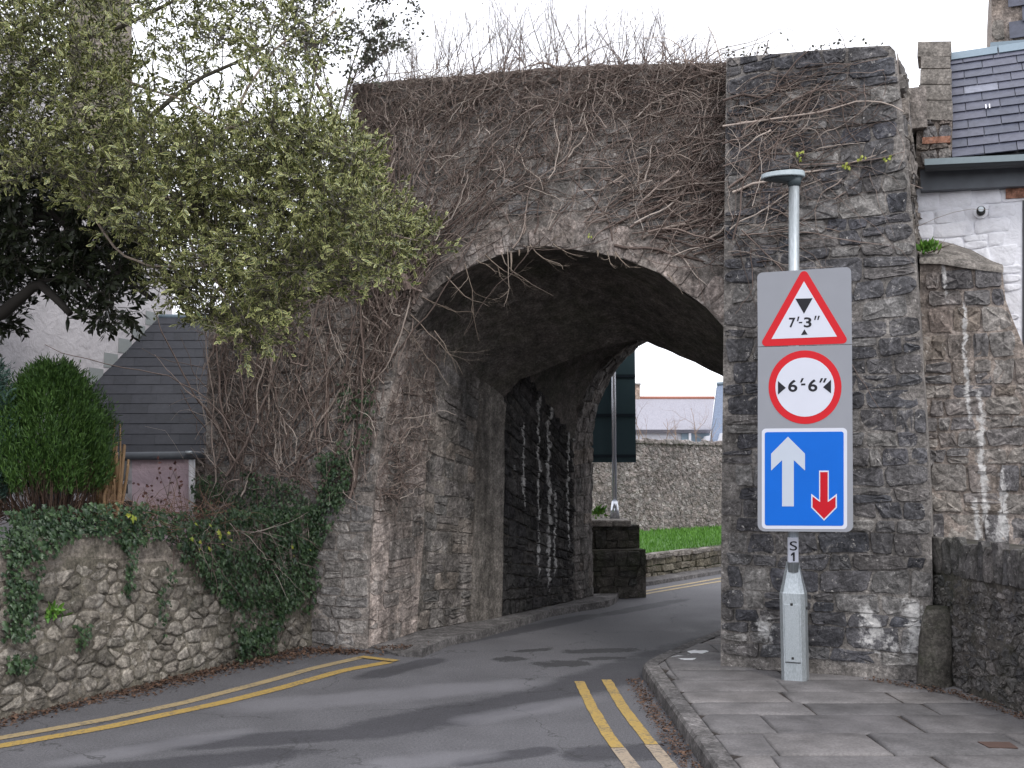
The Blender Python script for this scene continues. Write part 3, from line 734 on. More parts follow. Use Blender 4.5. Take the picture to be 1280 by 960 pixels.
# ring of arch stones
so = offset_arch(.30); cells = []
Lr = [0]
for i in range(12, 46): Lr.append(Lr[-1] + math.dist(F_uv[i], F_uv[i + 1]))
s = 0; rr = R(24)
def at_(arr, s_):
    k = next((k for k in range(1, len(Lr)) if Lr[k] >= s_), len(Lr) - 1); t = (s_ - Lr[k - 1]) / (Lr[k] - Lr[k - 1]); a, b = arr[11 + k], arr[12 + k]; return (a[0] + (b[0] - a[0]) * t, a[1] + (b[1] - a[1]) * t)
while s < Lr[-1] - .08:
    l = rr.uniform(.06, .20); e = min(s + l, Lr[-1]); d = rr.uniform(.45, 1.0)
    a, b, c, d_ = at_(F_uv, s), at_(F_uv, e), at_(so, e), at_(so, s)
    a2 = lambda p, q: (p[0] + (q[0] - p[0]) * d, p[1] + (q[1] - p[1]) * d)
    cells.append([a, a2(a, d_), a2(b, c), b]); s = e
lay(cells, PA, M_['pier'], GATE, lambda x, y: True, .006, .026, R(25), 'arch_stone', 300, .008)
# splayed jamb, passage wall, rear wall, rear arch
class Loft:
    def __init__(s, A_, B_, i0, i1, sgn=1):
        s.A = A_[i0:i1 + 1]; s.B = B_[i0:i1 + 1]; s.L = [0]
        for k in range(len(s.A) - 1): s.L.append(s.L[-1] + ((s.A[k] - s.A[k + 1]).length + (s.B[k] - s.B[k + 1]).length) / 2)
        s.W = sum(((a - b).length for a, b in zip(s.A, s.B)), 0.0) / len(s.A); s.sg = sgn
    def p(s, u, v):
        v = min(max(v, 0), s.L[-1]); k = next((k for k in range(1, len(s.L)) if s.L[k] >= v), len(s.L) - 1); t = (v - s.L[k - 1]) / max(1e-6, s.L[k] - s.L[k - 1])
        a = s.A[k - 1].lerp(s.A[k], t); b = s.B[k - 1].lerp(s.B[k], t); return a.lerp(b, u / s.W)
    def map(s, u, v, w=0.0):
        e = .02; q = s.p(u, v); n = (s.p(u + e, v) - s.p(u - e, v)).cross(s.p(u, min(v + e, s.L[-1])) - s.p(u, max(0, v - e)))
        return q + (n.normalized() if n.length > 1e-9 else Vector((1, 0, 0))) * w * s.sg
SP = Loft(Fp, F2p, 0, 13); 
lay(coursed(0, SP.W, 0, SP.L[-1], (.14, .26), (.2, .45), R(31)), SP, M_['pier'], GATE, lambda x, y: 0 < x < SP.W and 0 < y < SP.L[-1], .006, .008, R(32), 'jamb_stone', 300, .006, tilt=.02)
PW = Loft(F2p, Bp, 0, 12)
lay(coursed(0, PW.W, 0, PW.L[-1], (.12, .22), (.16, .4), R(33)), PW, M_['passage'], GATE, lambda x, y: 0.0 < x < PW.W * .62 and 0 < y < PW.L[-1] * .99, .008, .012, R(34), 'passage_stone', 300, .008, tilt=.03)
# rendered pilaster at the end of the front passage
a, b = PW.map(PW.W * .64, .0, .05), PW.map(PW.W * .995, 0, .05); pts = [PW.map(PW.W * .64, v, .034) for v in np.linspace(0, PW.L[-1] * .97, 8)] + [PW.map(PW.W * .995, v, .034) for v in np.linspace(PW.L[-1] * .97, 0, 8)]
prism('pilaster', [rgh(p, .02, 3) for p in pts], -PA.U * .12, M_['passage_mortar'], GATE)
RW = Loft(BBp, R0p, 0, 14)
stx = (PC0.O - PB.O).normalized()
M_['streaky'] = rock('wet_black_stone', [(.035, .034, .034), (.05, .048, .046), (.04, .038, .040), (.068, .063, .06)], lime=.2, limecol=(.3, .3, .29),
    streaks=(stx, PB.O, [(PW.W * 0 + x, z0, z1, hw) for x, z0, z1, hw in ((.50, 1.15, 2.4, .05), (.86, .25, 2.75, .055), (1.12, .1, 2.95, .085), (1.28, .3, 1.6, .05), (1.62, .6, 2.9, .045), (.3, 1.5, 1.9, .03), (1.75, 1.8, 3.0, .04))], .05))
lay(coursed(0, RW.W, 0, RW.L[-1], (.09, .16), (.12, .3), R(35)), RW, M_['streaky'], GATE, lambda x, y: 0.0 < x < RW.W and 0 < y < RW.L[-1] * .99, .008, .03, R(36), 'rear_stone', 300, .012)
RA = Loft(R0p, R1p, 0, 34)
lay(coursed(0, RA.W, 0, RA.L[-1], (.12, .26), (.12, .3), R(37)), RA, M_['passage'], GATE, lambda x, y: 0.0 < x < RA.W and 0 < y < RA.L[-1] * .99, .008, .02, R(38), 'rear_arch_stone', 300, .008)

# ------------------------------------------------------------------ tower pier on the right
PT = Plane(T0, T1, .028)
TST = (PT.U, PT.O, [(PT.uv(x, 700)[0], a, b, w_) for x, a, b, w_ in ((1085, .12, .78, .14), (1140, .1, .82, .13), (1112, .1, .5, .16), (955, .12, .62, .13), (1055, .1, .36, .14), (925, .1, .4, .1))], .09)
M_['tower'] = rock('tower_stone', GREY, lime=.9, limecol=(.44, .42, .40), streaks=TST, drip=.3)
M_['tower_mortar'] = rock('tower_mortar', [(.135, .125, .118), (.23, .212, .198)], lime=.8, mortar=True, streaks=TST)
TOW = empty('gate_tower', T0); tag(TOW, 'square stone tower standing proud of the arch, with the road signs before it', 'tower')
tpx = [(901, 834), (902, 640), (904, 470), (906, 250), (908, 73), (950, 69), (1010, 64), (1070, 59), (1112, 57), (1119, 64), (1126, 120), (1134, 200), (1143, 300), (1152, 430), (1160, 560), (1164, 640), (1166, 740), (1163, 853)]
tuv = PT.poly(tpx); front = [PT.map(u, v if v > .2 else 0, .006) for u, v in tuv]
bk = -PT.N
back = [bk * 1.3 for p in front]
core = prism('tower_core', front, back, M_['tower_mortar'], TOW)
tin = inpoly(tuv); us = [p[0] for p in tuv]; vs = [p[1] for p in tuv]
def tower_rnd(x, y, r): return r.random()
lay(coursed(min(us), max(us), PZ, max(vs), (.10, .185), (.15, .42), R(41), .03), PT, M_['tower'], TOW, tin, .010, .022, R(42), 'stone', 300, .007)
skin('mortar', PT, tin, (min(us), max(us), 0, max(vs)), .003, .010, M_['tower_mortar'], TOW)
# side face, seen at a glancing angle
SQ = Patch(PT.map(*PT.uv(1163, 853)) + PT.U * .01, PT.map(*PT.uv(1163, 853)) + bk * 1.2 + PT.U * .03, PT.map(*PT.uv(1119, 62)) + bk * 1.2 + PT.U * .06, PT.map(*PT.uv(1119, 62)) + PT.U * .01)
for a in (SQ,):
    mesh_obj('side_core', [a.map(0, 0, 0), a.map(a.su, 0, 0), a.map(a.su, a.sv, 0), a.map(0, a.sv, 0)], [(0, 1, 2, 3)], M_['butt_mortar'], TOW, loc=a.c[0], rnd=.5)
lay(coursed(0, SQ.su, 0.1, SQ.sv - .05, (.12, .22), (.2, .5), R(43)), SQ, rock('side_stone', [(.17, .15, .13), (.12, .115, .115), (.22, .19, .165)], lime=.7, limecol=(.5, .47, .44), streaks=((-PT.N), SQ.c[0], [(.45, .9, 3.6, .05), (.75, 1.3, 4.2, .04)], .06)), TOW, lambda x, y: 0 < x < SQ.su and 0 < y < SQ.sv - .02, .012, .04, R(44), 'side_stone', 300, .012)
# foot of the arch wall behind the tower so nothing shows between
# ------------------------------------------------------------------ buttress, house on the right
def parT(px, y): p = P(px, 600, y); return Plane(Vector((p.x, p.y, 0)), Vector((p.x, p.y, 0)) + PT.U)
PD1 = parT(1160, 8.72); PD2 = parT(1150, 9.25)
BST = (PD1.U, PD1.O, [(PD1.uv(1213, 600)[0], 1.9, 3.2, .035), (PD1.uv(1229, 600)[0], 1.0, 2.5, .05), (PD1.uv(1252, 600)[0], .9, 1.8, .06), (PD1.uv(1218, 600)[0], .9, 1.6, .05), (PD1.uv(1190, 600)[0], 3.0, 3.6, .03), (PD1.uv(1240, 600)[0], .9, 1.35, .22)], .07)
M_['butt_mortar_streaked'] = rock('buttress_mortar', [(.21, .175, .15), (.29, .25, .225)], lime=.5, mortar=True, streaks=BST)
BUT = empty('stone_buttress', PD1.O); tag(BUT, 'pinkish stone buttress with a weathered sloping top against the white house', 'buttress')
bpx = [(1150, 720), (1150, 322), (1180, 326), (1215, 330), (1252, 333), (1257, 375), (1266, 400), (1281, 436), (1296, 500), (1310, 600), (1318, 720)]
buv = PD1.poly(bpx); prism('buttress_core', [PD1.map(u, v, .010) for u, v in buv], -PD1.N * .5, M_['butt_mortar_streaked'], BUT)
lay(coursed(min(p[0] for p in buv), max(p[0] for p in buv), .6, max(p[1] for p in buv), (.12, .24), (.14, .32), R(51)), PD1, rock('buttress_face', [(.19, .16, .135), (.12, .115, .12), (.25, .225, .20), (.15, .145, .145), (.20, .165, .145)], lime=.55, limecol=(.6, .58, .55),
    streaks=BST), BUT, inpoly(buv), .010, .028, R(52), 'stone', 300, .010)
rows = []
fr_ = [(1150, 323), (1175, 324), (1200, 328), (1228, 332), (1254, 335)]; bk_ = [(1150, 303), (1168, 300), (1190, 304), (1215, 313), (1252, 332)]
f3 = [PD1.map(*PD1.uv(*p)) + PD1.N * .05 for p in fr_]; b3 = [PD2.map(*PD2.uv(*p)) for p in bk_]
rows = [[p - Z * .05 for p in f3], f3, [a.lerp(b, .4) + Z * .02 for a, b in zip(f3, b3)], b3]
grid_mesh('sloping_cap', rows, M_['coping'], BUT, .01)

HOU = empty('white_house', PD2.O); tag(HOU, 'whitewashed stone house with blue slate roof and grey gutter', 'house')
hp = [(1140, 700), (1140, 236), (1420, 222), (1420, 700)]
huv = PD2.poly(hp); prism('wall', [PD2.map(u, v, -.004) for u, v in huv], -PD2.N * .4, M_['white'], HOU)
win = inpoly(PD2.poly([(1277, 250), (1420, 243), (1420, 470), (1277, 470)]))
hin = inpoly(huv)
lay(coursed(min(p[0] for p in huv), PD2.uv(1330, 400)[0], 1.2, PD2.uv(1200, 237)[1], (.10, .18), (.16, .4), R(61)), PD2, M_['white'], HOU, lambda x, y: hin(x, y) and not win(x, y), .004, .005, R(62), 'painted_stone', 300, .004, soft=True)
# red lintel and the window at the frame's edge
q = [PD2.map(*PD2.uv(*p), .03) for p in ((1257, 249), (1257, 236), (1400, 229), (1400, 242))]; prism('lintel', q, -PD2.N * .1, M_['brickred'], HOU)
WI = prism('window', [PD2.map(*PD2.uv(*p), .004) for p in ((1278, 470), (1278, 250), (1400, 243), (1400, 470))], -PD2.N * .02, M_['gutterdark'], HOU)
for k, (x0, x1) in enumerate(((1284, 1335), (1342, 1395))):
    prism('pane', [PD2.map(*PD2.uv(*p), .010) for p in ((x0, 460), (x0, 262), (x1, 258), (x1, 460))], -PD2.N * .004, M_['glass'], WI)
# round vent pipe
cv = PD2.map(*PD2.uv(1226, 266), .0)
VP = pipe('flue_collar', [cv, cv + PD2.N * .035], .058, M_['pvc'], HOU, 20)
pipe('flue_pipe', [cv, cv + PD2.N * .11], .036, M_['dark_hole'], VP, 16); pipe('flue_tip', [cv + PD2.N * .1, cv + PD2.N * .15], .022, M_['galv'], VP, 12)
# fascia and gutter
PF = Plane(PD2.O + PD2.N * .10, PD2.O + PD2.N * .10 + PD2.U); PG = Plane(PD2.O + PD2.N * .24, PD2.O + PD2.N * .24 + PD2.U)
prism('fascia_board', [PF.map(*PF.uv(*p)) for p in ((1151, 238), (1150, 212), (1420, 200), (1420, 226))], -PF.N * .10, M_['fascia'], HOU)
g0, g1 = PG.map(*PG.uv(1156, 206)), PG.map(*PG.uv(1420, 194))
gp = []; 
for k in range(9):
    a = math.pi + math.pi * k / 8; gp.append((math.cos(a) * .06, math.sin(a) * .06))
GU = []
for e_, lift in ((g0, 0), (g1, 0)):
    GU += [e_ + PG.N * x + Z * y for x, y in gp] + [e_ + PG.N * x * .86 + Z * y * .8 for x, y in gp[::-1]]
n18 = 18; F = [(i, (i + 1) % n18, n18 + (i + 1) % n18, n18 + i) for i in range(n18)] + [tuple(range(n18)), tuple(range(n18, 36))[::-1]]
gu = mesh_obj('gutter', GU, F, M_['gutterdark'], HOU, loc=g0)
prism('gutter_lip', [g0 + PG.N * .065 + Z * .035, g0 + PG.N * .065 - Z * .020, g1 + PG.N * .065 - Z * .020, g1 + PG.N * .065 + Z * .035], -PG.N * .012, M_['gutter'], gu)
prism('soffit_board', [g0 - PG.N * .05 - Z * .0, g0 - PG.N * .14, g1 - PG.N * .14, g1 - PG.N * .05], -Z * .012, M_['gutterdark'], HOU)
# roof of slates
e0 = PG.map(*PG.uv(1190, 199)); e1_ = e0 + PG.U * 1.9
top0 = P(1190, 74, (e0 - PG.N * 1.15).y); rise = top0.z - e0.z; run = 1.15
RF = Patch(e0 - Z * .0, e1_, e1_ - PG.N * run + Z * rise, e0 - PG.N * run + Z * rise)
if RF.n.z < 0: RF.n = -RF.n
mesh_obj('roof_deck', [c - Z * .03 for c in RF.c], [(0, 1, 2, 3)], M_['gutterdark'], HOU, loc=RF.c[0])
rs = R(71); nrow = 12; rh = RF.sv / nrow
for r in range(nrow):
    x = (-.14 if r % 2 else 0.0)
    while x < RF.su:
        wd = rs.uniform(.24, .30); a0 = max(0, x) + .003; a1 = min(x + wd, RF.su) - .003
        if a1 - a0 > .03:
            y0 = r * rh; y1 = min(y0 + rh * 1.25, RF.sv); t0, t1 = .022 + rs.uniform(0, .004), .008
            V = [RF.map(a0, y0, t0), RF.map(a1, y0 + rs.gauss(0, .002), t0), RF.map(a1, y1, t1), RF.map(a0, y1, t1), RF.map(a0, y0, t0 - .009), RF.map(a1, y0, t0 - .009), RF.map(a1, y1, t1 - .006), RF.map(a0, y1, t1 - .006)]
            rn = rs.random() * .8
            if rs.random() < .06: rn = 1
            mesh_obj('slate', V, [(0, 1, 2, 3), (4, 5, 1, 0), (5, 6, 2, 1), (7, 4, 0, 3), (7, 6, 5, 4)], M_['slate'], HOU, loc=V[0], rnd=rn)
        x += wd
# slipped slate with its lead clip
lc = RF.map(.30, RF.sv * .42, .034)
box('lead_clip', lc, RF.n.cross(PG.U) * .035, PG.U * .005, RF.n * .002, M_['pvc'], HOU); box('lead_clip', lc + PG.U * .03, RF.n.cross(PG.U) * .035, PG.U * .005, RF.n * .002, M_['pvc'], HOU)
x = 0
while x < RF.su:
    pts = [RF.map(x + .004, RF.sv - .07, .03), RF.map(x + .44, RF.sv - .07, .03), RF.map(x + .44, RF.sv + .03, .05), RF.map(x + .004, RF.sv + .03, .05)]
    prism('ridge_tile', pts, -RF.n * .03 - PG.N * .03, M_['lead'], HOU, rnd=.5); x += .45
# parapet coping and its rubble foot
ux = PG.U * .135; slope = (RF.map(0, 1, 0) - RF.map(0, 0, 0)).normalized(); cc = RF.n
foot = RF.map(-.155, 0, 0)
ktop = PG.map(*PG.uv(1168, 150)); s_start = max(0, (ktop - foot).z * .0)
PK = Plane(PG.O + PG.N * .0, PG.O + PG.U)
PK.O = PG.O - PG.N * .05
kuv = PK.poly([(1145, 208), (1146, 150), (1190, 149), (1190, 203)])
prism('parapet_core', [PK.map(u, v, -.02) for u, v in kuv], -PK.N * .8, M_['butt_mortar'], HOU)
lay(coursed(min(p[0] for p in kuv), max(p[0] for p in kuv), min(p[1] for p in kuv), max(p[1] for p in kuv), (.08, .15), (.12, .2), R(81)), PK, M_['butt'], HOU, inpoly(kuv), .008, .02, R(82), 'parapet_stone')
bq = [PK.map(*PK.uv(*p), .03) for p in ((1153, 181), (1153, 173), (1188, 171), (1188, 179))]; prism('red_stone', bq, -PK.N * .05, M_['brickred'], HOU)
prev = 150
for k, (ya, yb, xa, xb) in enumerate(((150, 126, 1146, 1190), (125, 106, 1149, 1190), (105, 86, 1150, 1189), (85, 70, 1151, 1188), (70, 52, 1147, 1189))):
    d0 = PK.O - PK.N * (k * .22); pk = Plane(d0, d0 + PK.U)
    pts = [pk.map(*pk.uv(*p)) for p in ((xa, ya), (xa, yb), (xb, yb), (xb, ya))]
    prism('coping_stone', [rgh(p, .012, 6) for p in pts], [-PK.N * .34 + Z * .0 for _ in pts], M_['coping'], HOU, rnd=rs.random())
# taller house behind
UH = P(1245, 300, 12.5); PU = Plane(Vector((UH.x, UH.y, 0)), Vector((UH.x, UH.y, 0)) + PT.U)
UHO = empty('rear_house', PU.O); tag(UHO, 'taller house end of grey stone rising behind the blue slate roof', 'house')
prism('wall', [PU.map(*PU.uv(*p)) for p in ((1236, 700), (1240, -80), (1420, -80), (1420, 700))], -PU.N * 3, M_['butt_mortar'], UHO)
lay(coursed(PU.uv(1237, 0)[0], PU.uv(1262, 0)[0], PU.uv(1240, 80)[1], PU.uv(1240, -60)[1], (.2, .3), (.26, .4), R(83)), PU, M_['coping'], UHO, lambda x, y: PU.uv(1237, 0)[0] < x < PU.uv(1259, 0)[0], .01, .03, R(84), 'quoin_stone')
PU2 = Plane(PU.O + PU.N * .25, PU.O + PU.N * .25 + PU.U); 
prism('lead_ledge', [PU2.map(*PU2.uv(*p)) for p in ((1238, 60), (1238, 53), (1420, 38), (1420, 46))], -PU.N * .2, M_['lead'], UHO)
prism('lead_ledge', [PU2.map(*PU2.uv(*p)) for p in ((1237, 75), (1237, 67), (1420, 52), (1420, 60))], -PU.N * .22, M_['lead'], UHO)
su = PU.poly([(1262, 50), (1420, 38)]); r0 = rs
for r in range(5):
    for c in range(5):
        a = PU.map(su[0][0] + c * .3 + (.15 if r % 2 else 0), su[0][1] + r * .2, .05 - r * .0)
        prism('slate', [a, a + PU.U * .292, a + PU.U * .292 + Z * .22 - PU.N * .03, a + Z * .22 - PU.N * .03], -PU.N * .012, M_['lead'] if False else M_['slate'], UHO, rnd=rs.random() * .4)

# ------------------------------------------------------------------ low dark wall on the right, guard stone
LW = empty('low_stone_wall', LW0); tag(LW, 'low dark rubble wall at the back of the pavement, ending at the tower', 'wall')
A0 = LW0 - lwd * 1.0; A1 = LW0 + lwd * 7
PLW = Plane(A0, A1, .03)
if PLW.N.x > 0: PLW.N = -PLW.N
PLW.V = Z - PLW.N * PLW.b; PLW.n = PLW.U.cross(PLW.V).normalized()
Lt = (A1 - A0).length
topv = 1.07
prism('wall_core', [PLW.map(0, 0, .008), PLW.map(Lt, 0, .008), PLW.map(Lt, topv, .008), PLW.map(0, topv, .008)], -PLW.N * .4, M_['dark_mortar'], LW)
lay(voronoi(0, 3.6, .02, topv - .26, .085, 1.3, R(91)), PLW, M_['dark'], LW, lambda x, y: 0 < x < Lt and 0 < y < topv - .24, .006, .016, R(92), 'stone', 230, .009)
cells = []; x = 0; rr = R(93)
while x < 5: wdt = rr.uniform(.07, .15); h_ = rr.uniform(-.03, .03); cells.append([(x, topv - .25), (x + wdt, topv - .25), (x + wdt, topv + .03 + h_), (x, topv + .03 + h_)]); x += wdt
lay(cells, PLW, M_['dark'], LW, lambda x, y: 0 < x < Lt, .006, .03, R(94), 'coping_stone', 300, .008)
skin('mortar', PLW, lambda x, y: 0 < x < Lt and y < topv - .24, (0, 5, 0, topv), .006, .022, M_['dark_mortar'], LW)

GS = G(1177, 862, PZ); gv = []
ga = np.linspace(0, 2 * np.pi, 13)[:-1]; rings = []
for k, t in enumerate(np.linspace(0, 1, 9)):
    wx = .135 * (1 - .18 * t) * (1 if t < .93 else .72); wy = .11 * (1 - .3 * t) * (1 if t < .93 else .7); lean = .05 * t
    rings.append([GS + Vector((0, .14, 0)) + PT.U * (math.cos(a) * wx * (1 + .0 * t) + lean) + (-PT.N) * (math.sin(a) * wy + .06 * t) + Z * (t * .585) for a in ga])
V = [rgh(p, .025, 6) for r_ in rings for p in r_]; F = [(k * 12 + i, k * 12 + (i + 1) % 12, (k + 1) * 12 + (i + 1) % 12, (k + 1) * 12 + i) for k in range(8) for i in range(12)] + [tuple(range(96, 108))]
gs = mesh_obj('guard_stone', V, F, M_['mossy'], None, loc=GS, smooth=True, rnd=.3); tag(gs, 'dark worn guard stone leaning in the corner between tower and low wall', 'guard stone')

# ------------------------------------------------------------------ sign post with its lamp
SA = P(947, 500, 7.985); SB = P(1066, 500, 7.985 - .19)
PS = Plane(Vector((SA.x, SA.y, 0)), Vector((SB.x, SB.y, 0)))
postb = G(992, 850, PZ)
POST = empty('traffic_sign', postb)
tag(POST, 'grey backed height, width and priority signs on a galvanised lamp-topped post', 'road sign')
pole_top = P(992.5, 232, postb.y + .03); pole_bot = P(991.5, 715, postb.y + .02)
pipe('pole', [pole_bot, pole_top], .042, M_['galv'], POST, 20)
# post base: chamfered square, two faces seen
yaw = math.radians(-24); bx_, by_ = Vector((math.cos(yaw), math.sin(yaw), 0)), Vector((-math.sin(yaw), math.cos(yaw), 0))
def ring8(c, r, ch): 
    pts = []
    for sx, sy in ((1, 1), (-1, 1), (-1, -1), (1, -1)):
        a, b = (r, r - ch), (r - ch, r)
        if sx * sy < 0: a, b = b, a
        pts += [c + bx_ * sx * a[0] + by_ * sy * a[1], c + bx_ * sx * b[0] + by_ * sy * b[1]]
    return pts
bc = Vector((postb.x + .03, postb.y + .06, 0)); zt = P(991, 741, postb.y).z; zn = P(991, 706, postb.y).z; V = []
for z_, r_, ch in ((PZ - .02, .096, .028), (zt - .004, .096, .028), (zt + .006, .092, .03), (zn, .048, .022), (zn + .02, .046, .022)): V += ring8(Vector((bc.x, bc.y, z_)), r_, ch)
F = [(k * 8 + i, k * 8 + (i + 1) % 8, k * 8 + 8 + (i + 1) % 8, k * 8 + 8 + i) for k in range(4) for i in range(8)] + [tuple(range(32, 40))]
BASE = mesh_obj('base_post', V, F, M_['galv'], POST, loc=bc)
# hatch on the wider face with its two locks
fc = -by_ 
dz0, dz1 = P(991, 827, postb.y).z, P(991, 755, postb.y).z
fcen = bc + fc * .0975
def facebox(name, u, z0, z1, hw, t, mat, par_):
    c = Vector((fcen.x, fcen.y, 0)) + bx_ * u + Z * ((z0 + z1) / 2); return box(name, c, bx_ * hw, fc * t, Z * ((z1 - z0) / 2), mat, par_, bev=min(t, .003))
facebox('hatch', 0, dz0, dz1, .058, .004, M_['galv'], BASE)
for zz in (dz0 + .02, dz1 - .01): facebox('hatch_lock', 0, zz, zz + .02, .010, .007, M_['dark_hole'], BASE)
facebox('hatch_gap', 0, dz0 - .006, dz0 - .001, .06, .005, M_['dark_hole'], BASE)
pipe('bolt', [bc + bx_ * .096 + Z * (zt - .12), bc + bx_ * .104 + Z * (zt - .12)], .012, M_['dark_hole'], BASE, 8)
# number label
def on_pole(px, py): return P(px, py, postb.y - .03)
lab = [on_pole(985.5, 703), on_pole(985.5, 672), on_pole(998, 672), on_pole(998, 703)]
LAB = prism('number_label', lab, Vector((0, .03, 0)), M_['signwhite'], POST)
def glyph(ch, box_px, mapf, mat, parent, name='character', bold=0.0):
    cu = bpy.data.curves.new('glyph', 'FONT'); cu.body = ch; cu.offset = bold; to = bpy.data.objects.new('glyph', cu); COL.objects.link(to)
    bpy.context.view_layer.update(); me = to.to_mesh(); vs_ = [v.co.copy() for v in me.vertices]; fs = [tuple(p.vertices) for p in me.polygons]; to.to_mesh_clear()
    bpy.data.objects.remove(to); bpy.data.curves.remove(cu)
    xa, xb = min(v.x for v in vs_), max(v.x for v in vs_); ya, yb = min(v.y for v in vs_), max(v.y for v in vs_)
    x0, y0, x1, y1 = box_px
    V = [mapf(x0 + (v.x - xa) / (xb - xa) * (x1 - x0), y1 - (v.y - ya) / (yb - ya) * (y1 - y0)) for v in vs_]
    return mesh_obj(name, V, fs, mat, parent, loc=V[0])
lm = lambda x, y: P(x, y, postb.y - .0325)
glyph('S', (987.2, 676.5, 996.5, 688.2), lm, M_['signblack'], LAB, 'letter', .004); prism('numeral', [lm(*p) for p in ((988.6, 693.0), (991.2, 690.4), (993.4, 690.4), (993.4, 701.5), (991.2, 701.5), (991.2, 693.6), (988.6, 695.0))], Vector((0, -.0008, 0)), M_['signblack'], LAB)
# boards
def sm(wd): return lambda x, y: PS.map(*PS.uv(x, y), wd)
def uvr(pts): return [PS.uv(*p) for p in pts]
def rounded(uv, r, n=6):
    out_ = []; N_ = len(uv)
    for i in range(N_):
        p, a, b = Vector(uv[i]), Vector(uv[i - 1]), Vector(uv[(i + 1) % N_]); d1, d2 = (a - p).normalized(), (b - p).normalized(); ang = d1.angle(d2); L_ = r / math.tan(ang / 2)
        q0, q1 = p + d1 * L_, p + d2 * L_; c = p + (d1 + d2).normalized() * (r / math.sin(ang / 2)); v0, v1 = q0 - c, q1 - c; tot = v0.angle(v1)
        for k in range(n + 1):
            t = k / n; v = (v0 * math.sin((1 - t) * tot) + v1 * math.sin(t * tot)) / math.sin(tot); out_.append(tuple(c + v))
    return out_
def plate(name, uv, wd, th, mat, parent):
    return prism(name, [PS.map(u, v, wd) for u, v in uv], -PS.N * th, mat, parent)
SC1 = 7.88 / 1300
c4 = uvr([(947, 664), (947.3, 434), (1065, 430.8), (1066.5, 665)])
up = uvr([(947.3, 433.2), (946.5, 341), (1064, 333.5), (1065, 430)])
def round_some(uv, r, which, n=6):
    full = rounded(uv, r, n); out_ = []
    for i in range(len(uv)): out_ += full[i * (n + 1):(i + 1) * (n + 1)] if i in which else [tuple(uv[i])]
    return out_
BL = plate('lower_board', round_some(c4, .05, (0, 3)), .0, .004, M_['board'], POST)
BU = plate('upper_board', round_some(up, .04, (1, 2)), .0, .004, M_['board'], POST)
for yy in (360, 415, 460, 520, 560, 640): 
    a, b = PS.map(*PS.uv(950, yy), -.02), PS.map(*PS.uv(1062, yy), -.02); box('fixing_rail', (a + b) / 2, (b - a) / 2, Z * .018, PS.N * .012, M_['galv'], POST)
for yy in (360, 415, 460, 520, 560, 640):
    c = PS.map(*PS.uv(991.5, yy), -.055); pipe('clamp', [c - Z * .02, c + Z * .02], .05, M_['galv'], POST, 14)
# height limit triangle
wt = [Vector(p) for p in uvr([(1005, 351.7), (964.4, 423.8), (1046.3, 420.8)])]
def grow(tri, d):
    c = sum(tri, Vector((0, 0))) / 3; out_ = []
    for i in range(3):
        p, a, b = tri[i], tri[i - 1], tri[(i + 1) % 3]; bis = ((p - a).normalized() + (p - b).normalized()).normalized(); ang = (a - p).angle(b - p); out_.append(p + bis * d / math.sin(ang / 2))
    return out_
TRI = plate('height_limit_sign', rounded(grow(wt, 9.0 * SC1), 5.2 * SC1, 8), .0022, .002, M_['signred'], POST)
plate('sign_face', [tuple(p) for p in wt], .0036, .0012, M_['signwhite'], TRI)
def glyf(name, pts, parent, mat=None, wd=.0050): return plate(name, uvr(pts), wd, .0012, mat or M_['signblack'], parent)
glyf('down_triangle', [(994.2, 373.5), (1005, 392.3), (1015.8, 372.9)], TRI); glyf('up_triangle', [(1001.3, 418.8), (1009.6, 418.3), (1005.4, 411.7)], TRI)
g5 = sm(.0050)
glyph('7', (986.3, 397.2, 994.4, 409.6), g5, M_['signblack'], TRI, 'numeral', .022); glyph('3', (1004.8, 396.7, 1014.4, 409.4), g5, M_['signblack'], TRI, 'numeral', .022)
for x in (997.5, 1019.0, 1022.9): glyf('prime_mark', [(x - 1.4, 401.6 if x < 1000 else 400), (x + .2, 401.6 if x < 1000 else 400), (x + 2.0, 395.8 if x < 1000 else 394.8), (x - .2, 395.8 if x < 1000 else 394.8)], TRI)
glyf('dash', [(998.6, 404.2), (1002.8, 404), (1002.8, 402.3), (998.6, 402.5)], TRI)
# width limit disc
def disc(cx, cy, rx, ry, n=48): return [(cx + rx * math.cos(2 * math.pi * k / n), cy - ry * math.sin(2 * math.pi * k / n)) for k in range(n)]
DSC = plate('width_limit_sign', uvr(disc(1006.3, 484, 45.6, 46)), .0022, .002, M_['signred'], POST)
plate('sign_face', uvr(disc(1006.2, 484, 36.9, 36.9)), .0036, .0012, M_['signwhite'], DSC)
glyf('arrowhead', [(972.5, 493.3), (982.3, 484.8), (972.5, 476.3)], DSC); glyf('arrowhead', [(1038.8, 491.9), (1038.8, 474.6), (1028.8, 484)], DSC)
glyph('6', (985.2, 474.6, 996.7, 489.9), g5, M_['signblack'], DSC, 'numeral', .022); glyph('6', (1010.2, 474.2, 1021.7, 489.5), g5, M_['signblack'], DSC, 'numeral', .022)
for x in (1001.5, 1025.5, 1030.2): glyf('prime_mark', [(x - 1.6, 478.2), (x + .8, 478.2), (x + 3.4, 472.8), (x + .6, 472.8)], DSC)
glyf('dash', [(1001.4, 481.9), (1006.7, 481.7), (1006.7, 479.3), (1001.4, 479.5)], DSC)
